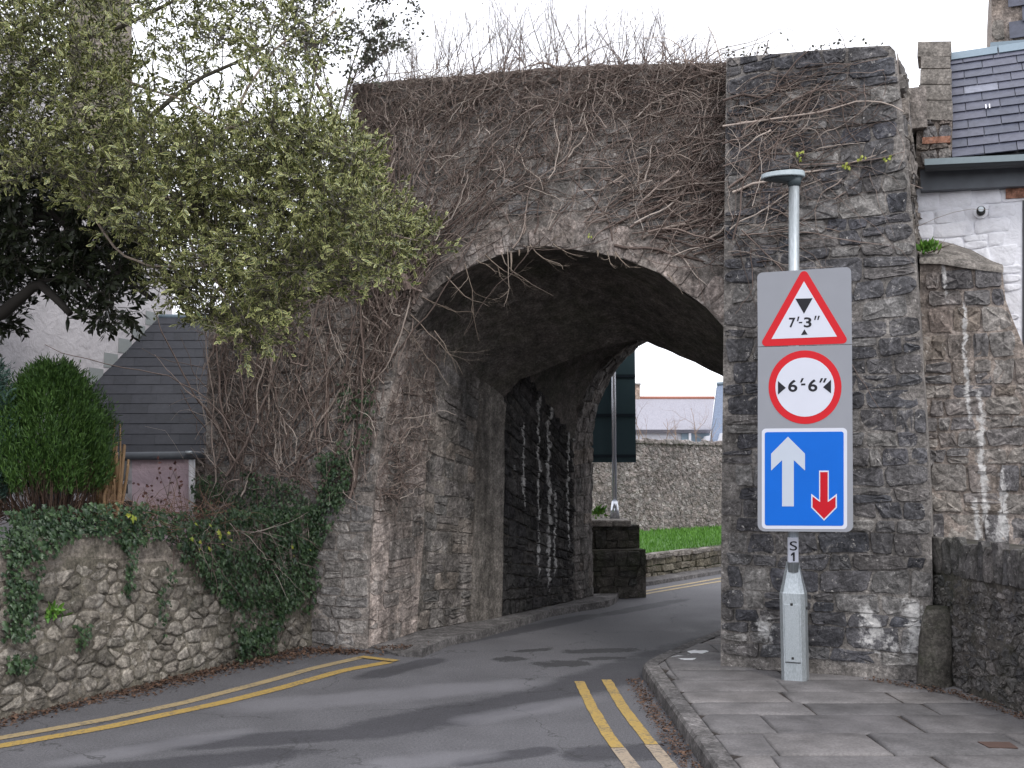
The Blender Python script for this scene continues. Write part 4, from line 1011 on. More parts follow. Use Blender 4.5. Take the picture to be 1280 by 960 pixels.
# priority sign
cv5 = lambda pts: [(930 + x / 4.367, 500 + y / 4.364) for x, y in pts]
PRI = plate('priority_sign', rounded(uvr([(952.2, 661), (952.2, 535.8), (1058.9, 534.9), (1058.9, 661.5)]), .032, 8), .0022, .002, M_['signwhite'], POST)
plate('blue_panel', rounded(uvr([(956, 656.8), (956, 540.2), (1054.6, 539.4), (1054.6, 657.3)]), .018, 6), .0036, .0012, M_['signblue'], PRI)
glyf('white_arrow', cv5([(208, 580), (272, 580), (272, 328), (333, 385), (333, 293), (240, 200), (148, 293), (148, 385), (208, 328)]), PRI, M_['signpale'])
glyf('arrow_outline', cv5([(410, 385), (410, 545), (367, 511), (367, 587), (437, 658), (507, 587), (507, 511), (463, 545), (463, 385)]), PRI, M_['signwhite'])
glyf('red_arrow', cv5([(416, 393), (416, 557), (374, 526), (374, 584), (437, 648), (500, 584), (500, 526), (457, 557), (457, 393)]), PRI, M_['signdarkred'], .0062)
# lamp head: shallow oval tray to the left of the pole
lx = (P(1006, 219, pole_top.y) - P(951, 222, pole_top.y)); lc_ = (P(1006, 217, pole_top.y) + P(951, 223, pole_top.y)) / 2; hx = lx.normalized(); hy = Vector((0, 1, 0)); hz = hx.cross(hy).normalized(); 
if hz.z < 0: hz = -hz
def oval(a, b, z_, sh=0): return [lc_ + hx * (a * math.cos(t) + sh) + hy * b * math.sin(t) + hz * z_ * (1 + .12 * math.cos(t)) for t in np.linspace(0, 2 * math.pi, 25)[:-1]]
def stackmesh(name, rings, mat, parent, capb=True):
    V = [p for r_ in rings for p in r_]; n = len(rings[0]); F = [(k * n + i, k * n + (i + 1) % n, (k + 1) * n + (i + 1) % n, (k + 1) * n + i) for k in range(len(rings) - 1) for i in range(n)] + [tuple(range((len(rings) - 1) * n, len(rings) * n))]
    if capb: F.append(tuple(range(n))[::-1])
    return mesh_obj(name, V, F, mat, parent, loc=lc_)
hw_ = lx.length / 2
LH = stackmesh('lamp_head', [oval(hw_ - .005, .10, -.020), oval(hw_, .105, -.014), oval(hw_ - .003, .10, .020, .002), oval(hw_ - .012, .09, .026, .004)], M_['lamp'], POST)
stackmesh('lamp_lens', [oval(hw_ - .10, .045, -.055, .05), oval(hw_ - .02, .085, -.027)], M_['lampdark'], LH)
pipe('lamp_bracket', [pole_top - Z * .01, Vector((pole_top.x, pole_top.y, lc_.z - .01))], .045, M_['lampdark'], POST, 14, r2=.07)

# ------------------------------------------------------------------ boundary wall on the left
PBW = Plane(BW1 + bdir * 5, BW0, .03)
if PBW.N.x < 0 and PBW.N.y > 0: PBW.N = -PBW.N
PBW.V = Z - PBW.N * .03; PBW.n = PBW.U.cross(PBW.V).normalized()
BWL = empty('garden_wall', BW0); tag(BWL, 'rough rubble garden wall with flat rendered top, hung with ivy', 'wall')
wtop = [(388, 640), (330, 655), (300, 668), (240, 690), (215, 690), (205, 676), (150, 672), (130, 668), (90, 672), (60, 680), (0, 690), (-200, 700)]
bl_uv = [PBW.uv(*p) for p in wtop]; Lw = (BW1 + bdir * 5 - BW0).length
bpoly = [(bl_uv[0][0], 0)] + bl_uv + [(0, bl_uv[-1][1]), (0, 0)]
bpoly = bpoly[::-1]
prism('wall_core', [PBW.map(u, v, .008) for u, v in bpoly], -PBW.N * .38, M_['rubble_mortar'], BWL)
bin_ = inpoly([(x, y - .20 if y > .5 else y) for x, y in bpoly])
lay(voronoi(1.0, Lw, .01, 1.3, .118, 1.4, R(101)), PBW, M_['rubble'], BWL, bin_, .011, .020, R(102), 'stone', 300, .007, soft=True)
skin('mortar', PBW, bin_, (1.0, Lw, 0, 1.3), .009, .022, M_['rubble_mortar'], BWL)
rd = [(x, y) for x, y in bl_uv]
rdl = [(x, y - .19 + .03 * math.sin(x * 7)) for x, y in bl_uv]
prism('rendered_top', [rgh(PBW.map(x, y, .012), .012, 4) for x, y in (rd + rdl[::-1])], -PBW.N * .05, M_['render'], BWL)
gardz = .92
gp_ = [BW0 - PBW.N * .35, BW1 + bdir * 6 - PBW.N * .35, Vector((-16, 6, 0)), Vector((-14, 25, 0)), Vector((-3, 25, 0)), PA.map(0, 0) + NB * .5]
gd = prism('garden_ground', [Vector((p.x, p.y, gardz)) for p in gp_], Vector((0, 0, -1)), M_['soil']); gd['kind'] = 'structure'

# ------------------------------------------------------------------ cottage with dark slate roof, white house
CE, CR = 11.5, 13.6
el, er = P(20, 571, CE), P(262, 568, CE - .05); rl, rr_ = P(200, 396, CR), P(275, 396, CR - .1)
COT = empty('cottage', Vector((er.x, er.y, gardz))); tag(COT, 'low pink cottage lean-to with a dark slate roof and pale gutter', 'cottage')
ej = P(30, 571, CE)
RP = Patch(ej, P(275, 570, CE), P(275, 396, CR), P(200, 396, CR))
if RP.n.z < 0: RP.n = -RP.n
mesh_obj('roof_deck', [c - RP.n * .02 for c in RP.c], [(0, 1, 2, 3)], M_['slatedark'], COT, loc=RP.c[0])
# slate rows run level; clip each to the slanting left side
rs = R(111); nr = 15; 
for r in range(nr):
    v0_, v1_ = r / nr, min(1, (r + 1.15) / nr)
    la, lb = ej.lerp(rl, v0_), ej.lerp(rl, v1_); ra, rb = RP.c[1].lerp(RP.c[2], v0_), RP.c[1].lerp(RP.c[2], v1_); Lx = (ra - la).length; x = Lx + (.12 if r % 2 else 0)
    d = (ra - la).normalized()
    while x > 0:
        wd = rs.uniform(.26, .32); xa, xb = max(0, x - wd) + .0015, min(x, Lx) - .0015
        if xb - xa > .04:
            up_ = (rb - ra); t0 = .011 + rs.uniform(0, .003)
            V = [la + d * xa + RP.n * t0, la + d * xb + RP.n * t0, la + d * xb + up_ + RP.n * .006, la + d * xa + up_ + RP.n * .006, la + d * xa + RP.n * (t0 - .012), la + d * xb + RP.n * (t0 - .012)]
            mesh_obj('slate', V, [(0, 1, 2, 3), (4, 5, 1, 0)], M_['slatedark'], COT, loc=V[0], rnd=rs.random())
        x -= wd
pipe('ridge_roll', [P(198, 396, CR), P(275, 396, CR)], .035, M_['lead'], COT, 8)
# stepped lead flashing up the white wall
wdir = (rl - ej); 
for k in range(9):
    a = ej.lerp(rl, k / 9 + .02); box('flashing', a + Z * .09 + (rl - ej).normalized() * .05, Vector((wdir.x, wdir.y, 0)).normalized() * .12, Vector((wdir.y, -wdir.x, 0)).normalized() * .006, Z * .09, M_['flashing'], COT)
PCW = Plane(Vector((el.x, CE + .10, 0)), Vector((er.x, CE + .05, 0)))
q = lambda pts: [PCW.map(*PCW.uv(*p)) for p in pts]
prism('pink_wall', q([(165, 700), (165, 572), (240, 571), (240, 700)]), -PCW.N * .3, M_['pink'], COT)
PCS = Plane(PCW.O - PCW.N * .03, PCW.O - PCW.N * .03 + PCW.U); prism('stone_end', [PCS.map(*PCS.uv(*p)) for p in ((240, 700), (240, 572), (268, 571), (268, 700))], -PCW.N * .3, M_['rubble_mortar'], COT)
lay(coursed(PCS.uv(241, 600)[0], PCS.uv(268, 600)[0], .9, PCS.uv(250, 573)[1], (.08, .14), (.1, .25), R(112)), PCS, M_['pier'], COT, lambda x, y: PCS.uv(241, 600)[0] < x < PCS.uv(268, 600)[0], .01, .02, R(113))
prism('wall', [PCS.map(*PCS.uv(*p)) for p in ((-60, 700), (-60, 572), (165, 572), (165, 700))], -PCW.N * .3, M_['glass'], COT)
WN = prism('window', q([(95, 606), (95, 602), (165, 601), (165, 605)]), -PCW.N * .05, M_['whiteold'], COT)
prism('window_sill', q([(92, 626), (92, 617), (164, 617), (164, 626)]), -PCW.N * .1, M_['whiteold'], WN); prism('window_frame', q([(160, 625), (160, 574), (165, 574), (165, 625)]), -PCW.N * .05, M_['whiteold'], WN)
g0_, g1_ = P(60, 571, CE - .12), P(262, 569, CE - .12)
pipe('gutter', [g0_, g1_], .045, M_['pvc' if False else 'fascia'], COT, 10)
pipe('downpipe', [P(240, 570, CE - .08), P(240, 660, CE - .08)], .036, M_['pvc'], COT, 12)
pipe('gutter_bracket', [P(232, 566, CE - .18), P(240, 566, CE - .18)], .02, M_['galv'], COT, 8)
WH = empty('white_gable_house', ej); tag(WH, 'tall weathered white house wall behind the tree, above the dark slate roof', 'house')
wd_ = Vector((wdir.x, wdir.y, 0)).normalized(); s0 = ej - wd_ * 7; s1 = rl + wd_ * .25
nrm = Vector((wd_.y, -wd_.x, 0))
tl = lambda t, z_: Vector((s0.lerp(s1, t).x, s0.lerp(s1, t).y, z_))
prism('wall', [tl(0, .9), tl(1, .9), tl(1, P(200, 345, s1.y).z), tl(.93, P(180, 290, s1.y).z), tl(.80, 5.9), tl(.6, 7.2), tl(0, 7.2)], -nrm * .4, M_['whiteold'], WH)
cb = P(105, 100, 12.4); PCH = Plane(Vector((cb.x, cb.y, 0)), Vector((cb.x + 1, cb.y - .25, 0)))
chm = prism('chimney', [PCH.map(*PCH.uv(*p)) for p in ((86, 250), (86, -60), (122, -60), (124, 250))], -PCH.N * .7, M_['render'], WH)

# ------------------------------------------------------------------ beyond the arch
# stepped block at the far jamb
BK = empty('stepped_block', G(775, 748)); tag(BK, 'dark mossy stepped stone block at the far foot of the arch', 'block')
b0, b1 = G(738, 749), G(808, 747); PK1 = Plane(b0, Vector((b1.x, b1.y - .0, 0)))
zt1 = P(770, 688, b0.y).z; zt2 = P(770, 657, b0.y + .25).z
u1_ = PK1.uv(808, 747)[0]
prism('lower_tier', [PK1.map(-.1, 0, -.01), PK1.map(-.1, zt1, -.01), PK1.map(u1_, zt1, -.01), PK1.map(u1_, 0, -.01)], -PK1.N * 1.2, M_['mossy'], BK)
lay(coursed(-.1, u1_, 0, zt1, (.10, .2), (.15, .35), R(121)), PK1, M_['mossy'], BK, lambda x, y: -.1 < x < u1_ and 0 < y < zt1, .008, .03, R(122), 'stone')
PK2 = Plane(PK1.O - PK1.N * .25, PK1.O - PK1.N * .25 + PK1.U); u2_ = PK2.uv(800, 700)[0]
prism('upper_tier', [PK2.map(-.1, 0, -.01), PK2.map(-.1, zt2, -.01), PK2.map(u2_, zt2, -.01), PK2.map(u2_, 0, -.01)], -PK1.N * .9, M_['mossy'], BK)
lay(coursed(-.1, u2_, zt1, zt2, (.10, .17), (.15, .35), R(123)), PK2, M_['mossy'], BK, lambda x, y: -.1 < x < u2_ and y < zt2, .008, .03, R(124), 'stone')
for k, (xa, xb) in enumerate(((738, 766), (767, 789))):
    a, b = P(xa, 656, b0.y + .2), P(xb, 656, b0.y + .2); box('capstone', (a + b) / 2 + Vector((0, .3, .02)), (b - a) / 2, Vector((0, .32, 0)), Z * .045, M_['coping'], BK, .015, .4)
# back of the other sign
fb = P(768.5, 648, b0.y + .75)
FS = empty('sign_seen_from_behind', fb); tag(FS, 'dark back of a tall road sign on a shiny post beyond the arch', 'road sign')
pipe('pole', [Vector((fb.x, fb.y, fb.z)), Vector((fb.x, fb.y, fb.z + 3.4))], .036, M_['galvfar'], FS, 16)
pipe('pole_foot', [Vector((fb.x, fb.y, fb.z)), Vector((fb.x, fb.y, fb.z + .25))], .075, M_['galvfar'], FS, 20, r2=.042)
yb = fb.y - .09 + .16
bo = P(794.5, 578, yb); bz0 = bo.z; wl = 2 * (bo.x - fb.x) * 1.02
SBK = box('sign_board', (fb.x - .0, yb, bz0 + 1.08), (wl / 2, 0, 0), (0, .004, 0), (0, 0, 1.08), M_['signback'], FS)
for yy in (570, 519, 470, 430):
    z_ = P(768, yy, yb).z; box('fixing_rail', (fb.x, yb - .014, z_), (wl / 2, 0, 0), (0, .010, 0), (0, 0, .022), M_['rail'], FS)
# lawn, low wall, far pavement
f0, f1 = G(812, 725), G(903, 711); fdir = (f1 - f0).normalized(); fa, fz = f0 - fdir * 2.2, f0 + fdir * 9
PFW = Plane(fa, fz); ftop = P(812, 694, f0.y).z
lawn = [fa, fz, fz + Vector((4, 12, 0)), fa + Vector((-3, 12, 0))]
ln = prism('lawn', [Vector((p.x, p.y, ftop - .04 + (.0 if i < 2 else .10))) for i, p in enumerate(lawn)], Vector((0, 0, -.8)), M_['grass']); ln['kind'] = 'structure'
FW_ = empty('low_lawn_wall', f0); tag(FW_, 'low mossy stone wall holding up the lawn beyond the arch', 'wall')
Lf = (fz - fa).length
prism('wall_core', [PFW.map(0, 0), PFW.map(Lf, 0), PFW.map(Lf, ftop), PFW.map(0, ftop)], -PFW.N * .3, M_['mossy'], FW_)
lay(coursed(0, Lf, 0, ftop, (.07, .13), (.15, .4), R(131)), PFW, rock('lawn_wall_stone', [(.13, .115, .085), (.19, .17, .14), (.10, .09, .07)], lime=.3, moss=.3), FW_, lambda x, y: 0 < x < Lf and 0 < y < ftop + .02, .008, .05, R(132), 'stone', 200)
cells = []; x = 0; rr = R(133)
while x < Lf: w_ = rr.uniform(.35, .7); h_ = rr.uniform(.0, .05); cells.append([(x, ftop - .06), (x + w_, ftop - .06), (x + w_, ftop + h_), (x, ftop + h_)]); x += w_
lay(cells, PFW, M_['coping'], FW_, lambda x, y: True, .01, .07, R(134), 'coping_stone')
pvo = [Vector((p.x, p.y, 0)) for p in (G(812, 732), G(903, 717))]; pd_ = (pvo[1] - pvo[0]).normalized()
fp = prism('far_pavement', [Vector((p.x, p.y, .06)) for p in (pvo[0] - pd_ * 2.2, pvo[1] + pd_ * 8, fz, fa)], Vector((0, 0, -.1)), M_['kerb']); fp['kind'] = 'structure'
# tall far wall
w0_, w1_ = P(740, 665, 23.5), P(903, 662, 26.5); PW2 = Plane(Vector((w0_.x, w0_.y, 0)) - (w1_ - w0_) * .5 + Z * 0, Vector((w1_.x, w1_.y, 0)))
FWL = empty('far_boundary_wall', w0_); tag(FWL, 'tall pale rubble wall behind the lawn seen through the arch', 'wall')
zt_ = P(800, 554, 24.6).z; Lq = 19; zl = .3
prism('wall_core', [PW2.map(0, 0), PW2.map(Lq, 0), PW2.map(Lq, zt_), PW2.map(0, zt_)], -PW2.N * .5, rock('far_wall_mortar', [(.19, .165, .155), (.24, .21, .195)], lime=.3, mortar=True), FWL)
lay(voronoi(1.2, 12, .25, zt_ - .02, .11, 1.2, R(141)), PW2, M_['far'], FWL, lambda x, y: 1 < x < 12.1 and y < zt_ - .02, .008, .014, R(142), 'stone', 300, .012)
cells = []; x = .5; rr = R(143)
while x < 18.5: w_ = rr.uniform(.15, .35); cells.append([(x, zt_ - .06), (x + w_, zt_ - .06), (x + w_, zt_ + rr.uniform(.02, .10)), (x, zt_ + rr.uniform(.02, .10))]); x += w_
lay(cells, PW2, M_['far'], FWL, lambda x, y: True, .01, .08, R(144), 'coping_stone', 300, .01)
# lawn grass
n = 26000; gx = np.random.rand(n); gy = np.random.rand(n); A_, B_, C_, D_ = [np.array(p) for p in (fa, fz, fz + Vector((4, 12, 0)), fa + Vector((-3, 12, 0)))]
pp = ((A_ * (1 - gx[:, None]) + B_ * gx[:, None]) * (1 - gy[:, None] ** 1.0) + (D_ * (1 - gx[:, None]) + C_ * gx[:, None]) * gy[:, None]); pp[:, 2] = ftop - .05 + .10 * gy
a = np.random.rand(n) * 6.28; dx = np.stack([np.cos(a), np.sin(a), 0 * a], 1) * .012; tip = pp + np.stack([np.random.randn(n) * .02, np.random.randn(n) * .02, .05 + .05 * np.random.rand(n)], 1)
V = np.stack([pp - dx, pp + dx, tip], 1).reshape(-1, 3)
o = np_mesh('grass', V, np.arange(3 * n).reshape(-1, 3), M_['grassb'], None, {'rnd': np.repeat(np.random.rand(n), 3)}); tag(o, 'bright green mown grass on the lawn beyond the arch', 'grass', kind='stuff')
# houses and bare tree beyond the far wall
HY = 46
FH = empty('far_house', P(850, 560, HY)); tag(FH, 'grey slate roofed white house with red ridge and chimney beyond the far wall', 'house')
prism('wall', [P(780, 620, HY), P(780, 535, HY), P(888, 535, HY), P(888, 620, HY)], Vector((0, 6, 0)), M_['farwhite'], FH)
prism('roof', [P(770, 537, HY - .4), P(889, 537, HY - .4), P(893, 498, HY + 3), P(766, 498, HY + 3)], Vector((0, .2, -.15)), M_['fargreyroof'], FH)
pipe('ridge', [P(770, 497.5, HY + 3), P(893, 497.5, HY + 3)], .09, M_['ridge'], FH, 6)
ch_ = prism('chimney', [P(790, 560, HY + 2.9), P(790, 481, HY + 2.9), P(800, 481, HY + 2.9), P(800, 560, HY + 2.9)], Vector((0, .8, 0)), rock('chimney_brick', [(.30, .22, .17), (.36, .28, .23)], mortar=True), FH)
prism('chimney_cap', [P(789, 481, HY + 2.8), P(789, 479, HY + 2.8), P(801, 479, HY + 2.8), P(801, 481, HY + 2.8)], Vector((0, 1, 0)), M_['coping'], FH)
wn_ = prism('window', [P(852, 556, HY - .1), P(852, 538, HY - .1), P(887, 538, HY - .1), P(887, 556, HY - .1)], Vector((0, .2, 0)), M_['lead'], FH)
prism('window_post', [P(861, 556, HY - .2), P(861, 537, HY - .2), P(864, 537, HY - .2), P(864, 556, HY - .2)], Vector((0, .15, 0)), M_['pvc'], wn_)
FB = empty('far_blue_gable', P(895, 560, 42)); tag(FB, 'blue slate roof slope beside the grey roofed house, at the arch edge', 'house')
prism('roof', [P(888, 556, 42), P(897, 481, 44), P(960, 476, 44), P(960, 556, 42)], Vector((0, .3, -.1)), M_['farblue'], FB)
prism('wall', [P(889, 640, 41.8), P(889, 575, 41.8), P(903, 541, 41.8), P(960, 541, 41.8), P(960, 640, 41.8)], Vector((0, 5, 0)), M_['farwhite'], FB)
pipe('ridge_tile', [P(896, 480, 44), P(960, 475, 44)], .08, M_['lead'], FB, 6)

# ------------------------------------------------------------------ growing things
def grow_twigs(base, d, length, r, depth, out_, rng, wob=.25, up=0.0, kids=(3, 5), spread=.6):
    T = 7; p = Vector(base); d = Vector(d).normalized(); pts = [tuple(p)]; rad = [r]
    for k in range(1, T):
        d = (d + Vector((rng.gauss(0, 1), rng.gauss(0, 1), rng.gauss(0, 1) + up)) * wob * .5).normalized(); p = p + d * (length / (T - 1)); pts.append(tuple(p)); rad.append(r * (1 - .75 * k / (T - 1)))
    out_.append((pts, rad))
    if depth > 0:
        for _ in range(rng.randint(*kids)):
            k = rng.randint(1, T - 2); q = Vector(pts[k]); dd = (Vector(pts[k + 1]) - q).normalized(); side = Vector((rng.gauss(0, 1), rng.gauss(0, 1), rng.gauss(0, 1))); nd = (dd + side.normalized() * spread).normalized()
            grow_twigs(q, nd, length * rng.uniform(.35, .6), max(.0009, rad[k] * .6), depth - 1, out_, rng, wob, up, kids, spread)
def twig_obj(name, lst, mat, parent=None, sides=3): return tubes(name, [a for a, b in lst], [b for a, b in lst], mat, parent, sides)
ft = []; rr = R(151)
for px in (805, 822, 838, 858, 876, 893): grow_twigs(P(px, 575, 34), Vector((rr.gauss(0, .3), 0, 1)), rr.uniform(1.2, 2.1), .022, 3, ft, rr, .25, .2, (3, 5), .7)
for b_ in ft: pass
o = twig_obj('far_bare_tree', ft, bark('far_twig', (.22, .15, .11), (.36, .26, .2))); tag(o, 'thin bare tree in front of the grey roof beyond the far wall', 'tree')
# bare shrubs on the wall head
sh = R(161)
for k in range(20):
    px = 452 + k * 22 + sh.uniform(-8, 8); py = np.interp(px, [440, 520, 640, 780, 905], [106, 99, 89, 81, 79]); u, v = PA.uv(px, py); base = PA.map(u, v, -.05 - sh.random() * .25); lst = []
    h = np.interp(px, [440, 480, 560, 620, 700, 800, 850, 900], [.85, .75, .85, 1.05, .9, .75, .55, .35]); E_ = empty('bare_shrub', base)
    tag(E_, 'thin leafless shrub growing along the head of the arch wall', 'shrub', 'bare shrubs on the wall head')
    for j in range(sh.randint(5, 8)):
        lst2 = []; grow_twigs(base + PA.U * sh.gauss(0, .06), Vector((sh.gauss(0, .38), sh.gauss(0, .25), 1)), h * sh.uniform(.5, 1.1), .0055, 2, lst2, sh, .16, .22, (3, 6), .55); lst += lst2
    twig_obj('stems', lst, M_['twig'], E_)
# withered growth on the tower head
lst = []; cl = []
for k in range(26):
    px = sh.uniform(905, 1075); py = np.interp(px, [908, 1070], [73, 60]); u, v = PT.uv(px, py); b_ = PT.map(u, v, -.05 - .2 * sh.random()); h = .28 if 985 < px < 1005 else .12
    l2 = []; grow_twigs(b_, Vector((sh.gauss(0, .5), sh.gauss(0, .3), 1)), h * sh.uniform(.6, 1.4), .004, 1, l2, sh, .4, .1); lst += l2
    cl += [l_[0][-1] for l_ in l2]
o = twig_obj('withered_growth', lst, M_['twig']); tag(o, 'withered twigs and curled leaves on the tower head', 'plant', kind='stuff')

def leaf_mesh(name, C, D, Nn, L, W, mat, parent=None, fold=.25):
    """diamond leaves folded on the midrib; C base points, D length directions, Nn face normals"""
    C, D, Nn = map(np.asarray, (C, D, Nn)); D = D / (np.linalg.norm(D, axis=1, keepdims=True) + 1e-9); S = np.cross(D, Nn); S /= np.linalg.norm(S, axis=1, keepdims=True) + 1e-9; Nn = np.cross(S, D)
    L = np.asarray(L)[:, None]; W = np.asarray(W)[:, None]
    M = C + D * L * .5 - Nn * W * fold; A_ = C + D * L * .42 + S * W; B_ = C + D * L * .42 - S * W; A2 = C + D * L * .75 + S * W * .62; B2 = C + D * L * .75 - S * W * .62; T = C + D * L - Nn * W * .2
    V = np.stack([C, A_, A2, T, B2, B_, M], 1).reshape(-1, 3); n = len(C); base = np.arange(n)[:, None, None] * 7
    f = np.array([(0, 1, 6), (1, 2, 6), (2, 3, 6), (3, 4, 6), (4, 5, 6), (5, 0, 6)])[None] + base
    e = np.tile([.8, 1, 1, 1, 1, 1, 0], n).astype(float); return np_mesh(name, V, f.reshape(-1, 3), mat, parent, {'rnd': np.repeat(np.random.rand(n), 7), 'edge': e}, smooth=False)
def ivy_mesh(name, C, Nn, S_, mat, parent=None):
    """five pointed leaves lying about normals Nn, tips hanging"""
    C, Nn = np.asarray(C), np.asarray(Nn); n = len(C); Nn = Nn / np.linalg.norm(Nn, axis=1, keepdims=True); dn = np.tile([0, 0, -1.0], (n, 1)) + np.random.randn(n, 3) * .35; dn -= Nn * np.sum(dn * Nn, 1, keepdims=True); dn /= np.linalg.norm(dn, axis=1, keepdims=True); sd_ = np.cross(dn, Nn)
    out_ = np.array([(-.25, 0), (-.32, .42), (.02, .26), (.18, .55), (.40, .22), (.85, 0), (.40, -.22), (.18, -.55), (.02, -.26), (-.32, -.42)])
    V = [C + Nn * .12 * S_[:, None]]
    for a, b in out_: V.append(C + dn * (a * S_)[:, None] + sd_ * (b * S_)[:, None] - Nn * (abs(b) * .3 * S_)[:, None])
    V = np.stack(V, 1).reshape(-1, 3); f = np.array([(0, i + 1, (i + 1) % 10 + 1) for i in range(10)])[None] + np.arange(n)[:, None, None] * 11
    return np_mesh(name, V, f.reshape(-1, 3), mat, parent, {'rnd': np.repeat(np.random.rand(n), 11)}, smooth=False)

# curled leaves on tower twigs
cl = np.array(cl); k = np.repeat(np.arange(len(cl)), 1); D = np.random.randn(len(cl), 3)
o = leaf_mesh('curled_leaves', cl, D, np.random.randn(len(cl), 3), np.full(len(cl), .035), np.full(len(cl), .012), M_['smallleaf']); tag(o, 'small curled grey leaves on the twigs of the tower head', 'leaves', kind='stuff')

# --- creeper over the arch wall: stems follow the face, rooted at the left pier and fanning up to the right
def walkers(n, T, start, ang, sig, step, rad, Pl, wr=(.01, .07), turn=.28, clipf=None, seed=1, long=None):
    rs_ = np.random.RandomState(seed); st = start(n, rs_); paths = np.zeros((n, T, 3)); radii = np.zeros((n, T)); uv = st.copy(); th = ang(uv) + rs_.randn(n) * sig; flip = rs_.rand(n) < .25; th[flip] += rs_.choice([1.1, -1.1, 3.14], flip.sum()); w_ = wr[0] + rs_.rand(n) ** 2 * (wr[1] - wr[0]); stp = step * np.exp(rs_.randn(n) * .35); r0 = rad * np.exp(rs_.randn(n) * .45)
    O, U, Vv, Nv = [np.array(x) for x in (Pl.O, Pl.U, Pl.V, Pl.N)]
    for t in range(T):
        paths[:, t] = O + U * uv[:, :1] + Vv * uv[:, 1:] + Nv * w_[:, None]; radii[:, t] = r0 * (1 - .7 * t / T)
        th = th + rs_.randn(n) * turn; uv = uv + np.stack([np.cos(th), np.sin(th)], 1) * stp[:, None]; w_ = np.clip(w_ + rs_.randn(n) * .010, wr[0] * .6, wr[1] * 1.3)
    return paths, radii
def region_start(Pl, polys):
    """polys: (pixel polygon, weight)"""
    data = [([Pl.uv(*p) for p in pl], wt_) for pl, wt_ in polys]
    def f(n, rs_):
        out_ = []; tot = sum(w_ for _, w_ in data)
        for pl, w_ in data:
            ins = inpoly(pl); xs = [p[0] for p in pl]; ys = [p[1] for p in pl]; m = int(n * w_ / tot) + 1; c = 0
            while c < m:
                x, y = rs_.uniform(min(xs), max(xs)), rs_.uniform(min(ys), max(ys))
                if ins(x, y): out_.append((x, y)); c += 1
        return np.array(out_[:n])
    return f
def angA(uv):
    # field of growth directions in wall coordinates: upright at the pier, leaning right along the wall
    ua, _ = PA.uv(470, 400); ub, _ = PA.uv(900, 200); t = np.clip((uv[:, 0] - ua) / (ub - ua), 0, 1); return np.radians(88 - 66 * t ** .6)
def drop_in_hole(paths, radii, frac=.1):
    O, U = np.array(PA.O), np.array(PA.U); keep = []
    for i in range(len(paths)):
        m = paths[i, len(paths[i]) // 2] - O; e = paths[i, -1] - O; s = paths[i, 0] - O
        ok = all(not hole0(float(q[:2] @ U[:2]), float(q[2])) for q in (m, e, s)) and e[2] < vt + .05
        if ok or np.random.rand() < frac * (1 if e[2] < vt else 0): keep.append(i)
    return paths[keep], radii[keep]
hole0 = inpoly([(F_uv[0][0], -1)] + [F_uv[0]] + offset_arch(.02)[1:-1] + [(F_uv[-1][0], -1)])
CR = empty('climbing_creeper', PA.map(*PA.uv(470, 500))); tag(CR, 'leafless climbing creeper matted over the arch wall', 'creeper', kind='stuff')
allp = []
regs = [([(441, 106), (640, 89), (905, 80), (905, 130), (640, 150), (441, 190)], 1.9), ([(441, 106), (640, 120), (760, 110), (760, 200), (620, 260), (520, 330), (441, 330)], 2.3), ([(760, 110), (905, 110), (905, 230), (760, 250)], 1.0), ([(560, 270), (905, 220), (905, 330), (830, 310), (700, 290), (560, 330)], .35),
        ([(262, 395), (330, 335), (441, 300), (500, 330), (500, 420), (480, 600), (400, 640), (262, 640)], 2.6), ([(470, 330), (560, 300), (540, 350), (500, 420), (520, 560), (470, 560)], .9)]
p1 = walkers(2300, 12, region_start(PA, regs), angA, .45, .055, .0042, PA, (.035, .14), .24, seed=3); allp.append(drop_in_hole(*p1, .03))
p2 = walkers(3600, 9, region_start(PA, regs), angA, .9, .030, .0025, PA, (.035, .17), .35, seed=4); allp.append(drop_in_hole(*p2, .05))
main = [([(440, 640), (500, 640), (500, 560), (440, 560)], 1.0), ([(270, 640), (440, 640), (440, 500), (270, 500)], 1.3), ([(470, 400), (520, 400), (540, 350), (470, 330)], .8)]
p3 = walkers(150, 26, region_start(PA, main), lambda uv: np.radians(np.random.uniform(50, 95, len(uv))), .1, .085, .0095, PA, (.03, .10), .10, seed=5); allp.append(drop_in_hole(*p3, .0))
p4 = walkers(130, 18, region_start(PA, [([(480, 380), (900, 200), (905, 330), (850, 330), (700, 290), (520, 370)], 1)]), lambda uv: np.radians(np.random.uniform(12, 38, len(uv))), .1, .075, .0062, PA, (.03, .08), .20, seed=6); allp.append(drop_in_hole(*p4, .02))
vlow = PA.uv(470, 640)[1]
allp = [(pa_[m_], ra_[m_]) for pa_, ra_ in allp for m_ in [pa_[:, :, 2].min(1) > vlow]]
for k, (pa_, ra_) in enumerate(allp): tubes('stems' if k > 1 else 'tangle', pa_, ra_, M_['vine'], CR, 4 if k > 1 else 3)
sj = []; rj = np.random.RandomState(77)
for k in range(260):
    v = SP.L[-1] * rj.uniform(.45, .98); u = SP.W * rj.uniform(-.1, .9) * (1 if v > SP.L[-1] * .6 else .6); th = rj.uniform(-1.3, .9); st_l = rj.uniform(.02, .055); pts = []
    for t in range(10): pts.append(tuple(SP.map(u, v, .03 + .03 * rj.rand()))); th += rj.randn() * .3; u = min(max(u + math.cos(th) * st_l, -.1), SP.W * 1.05); v += math.sin(th) * st_l
    sj.append((pts, list(np.linspace(.0035, .0012, 10) * rj.uniform(.7, 1.8))))
twig_obj('jamb_twigs', sj, M_['vine'], CR)
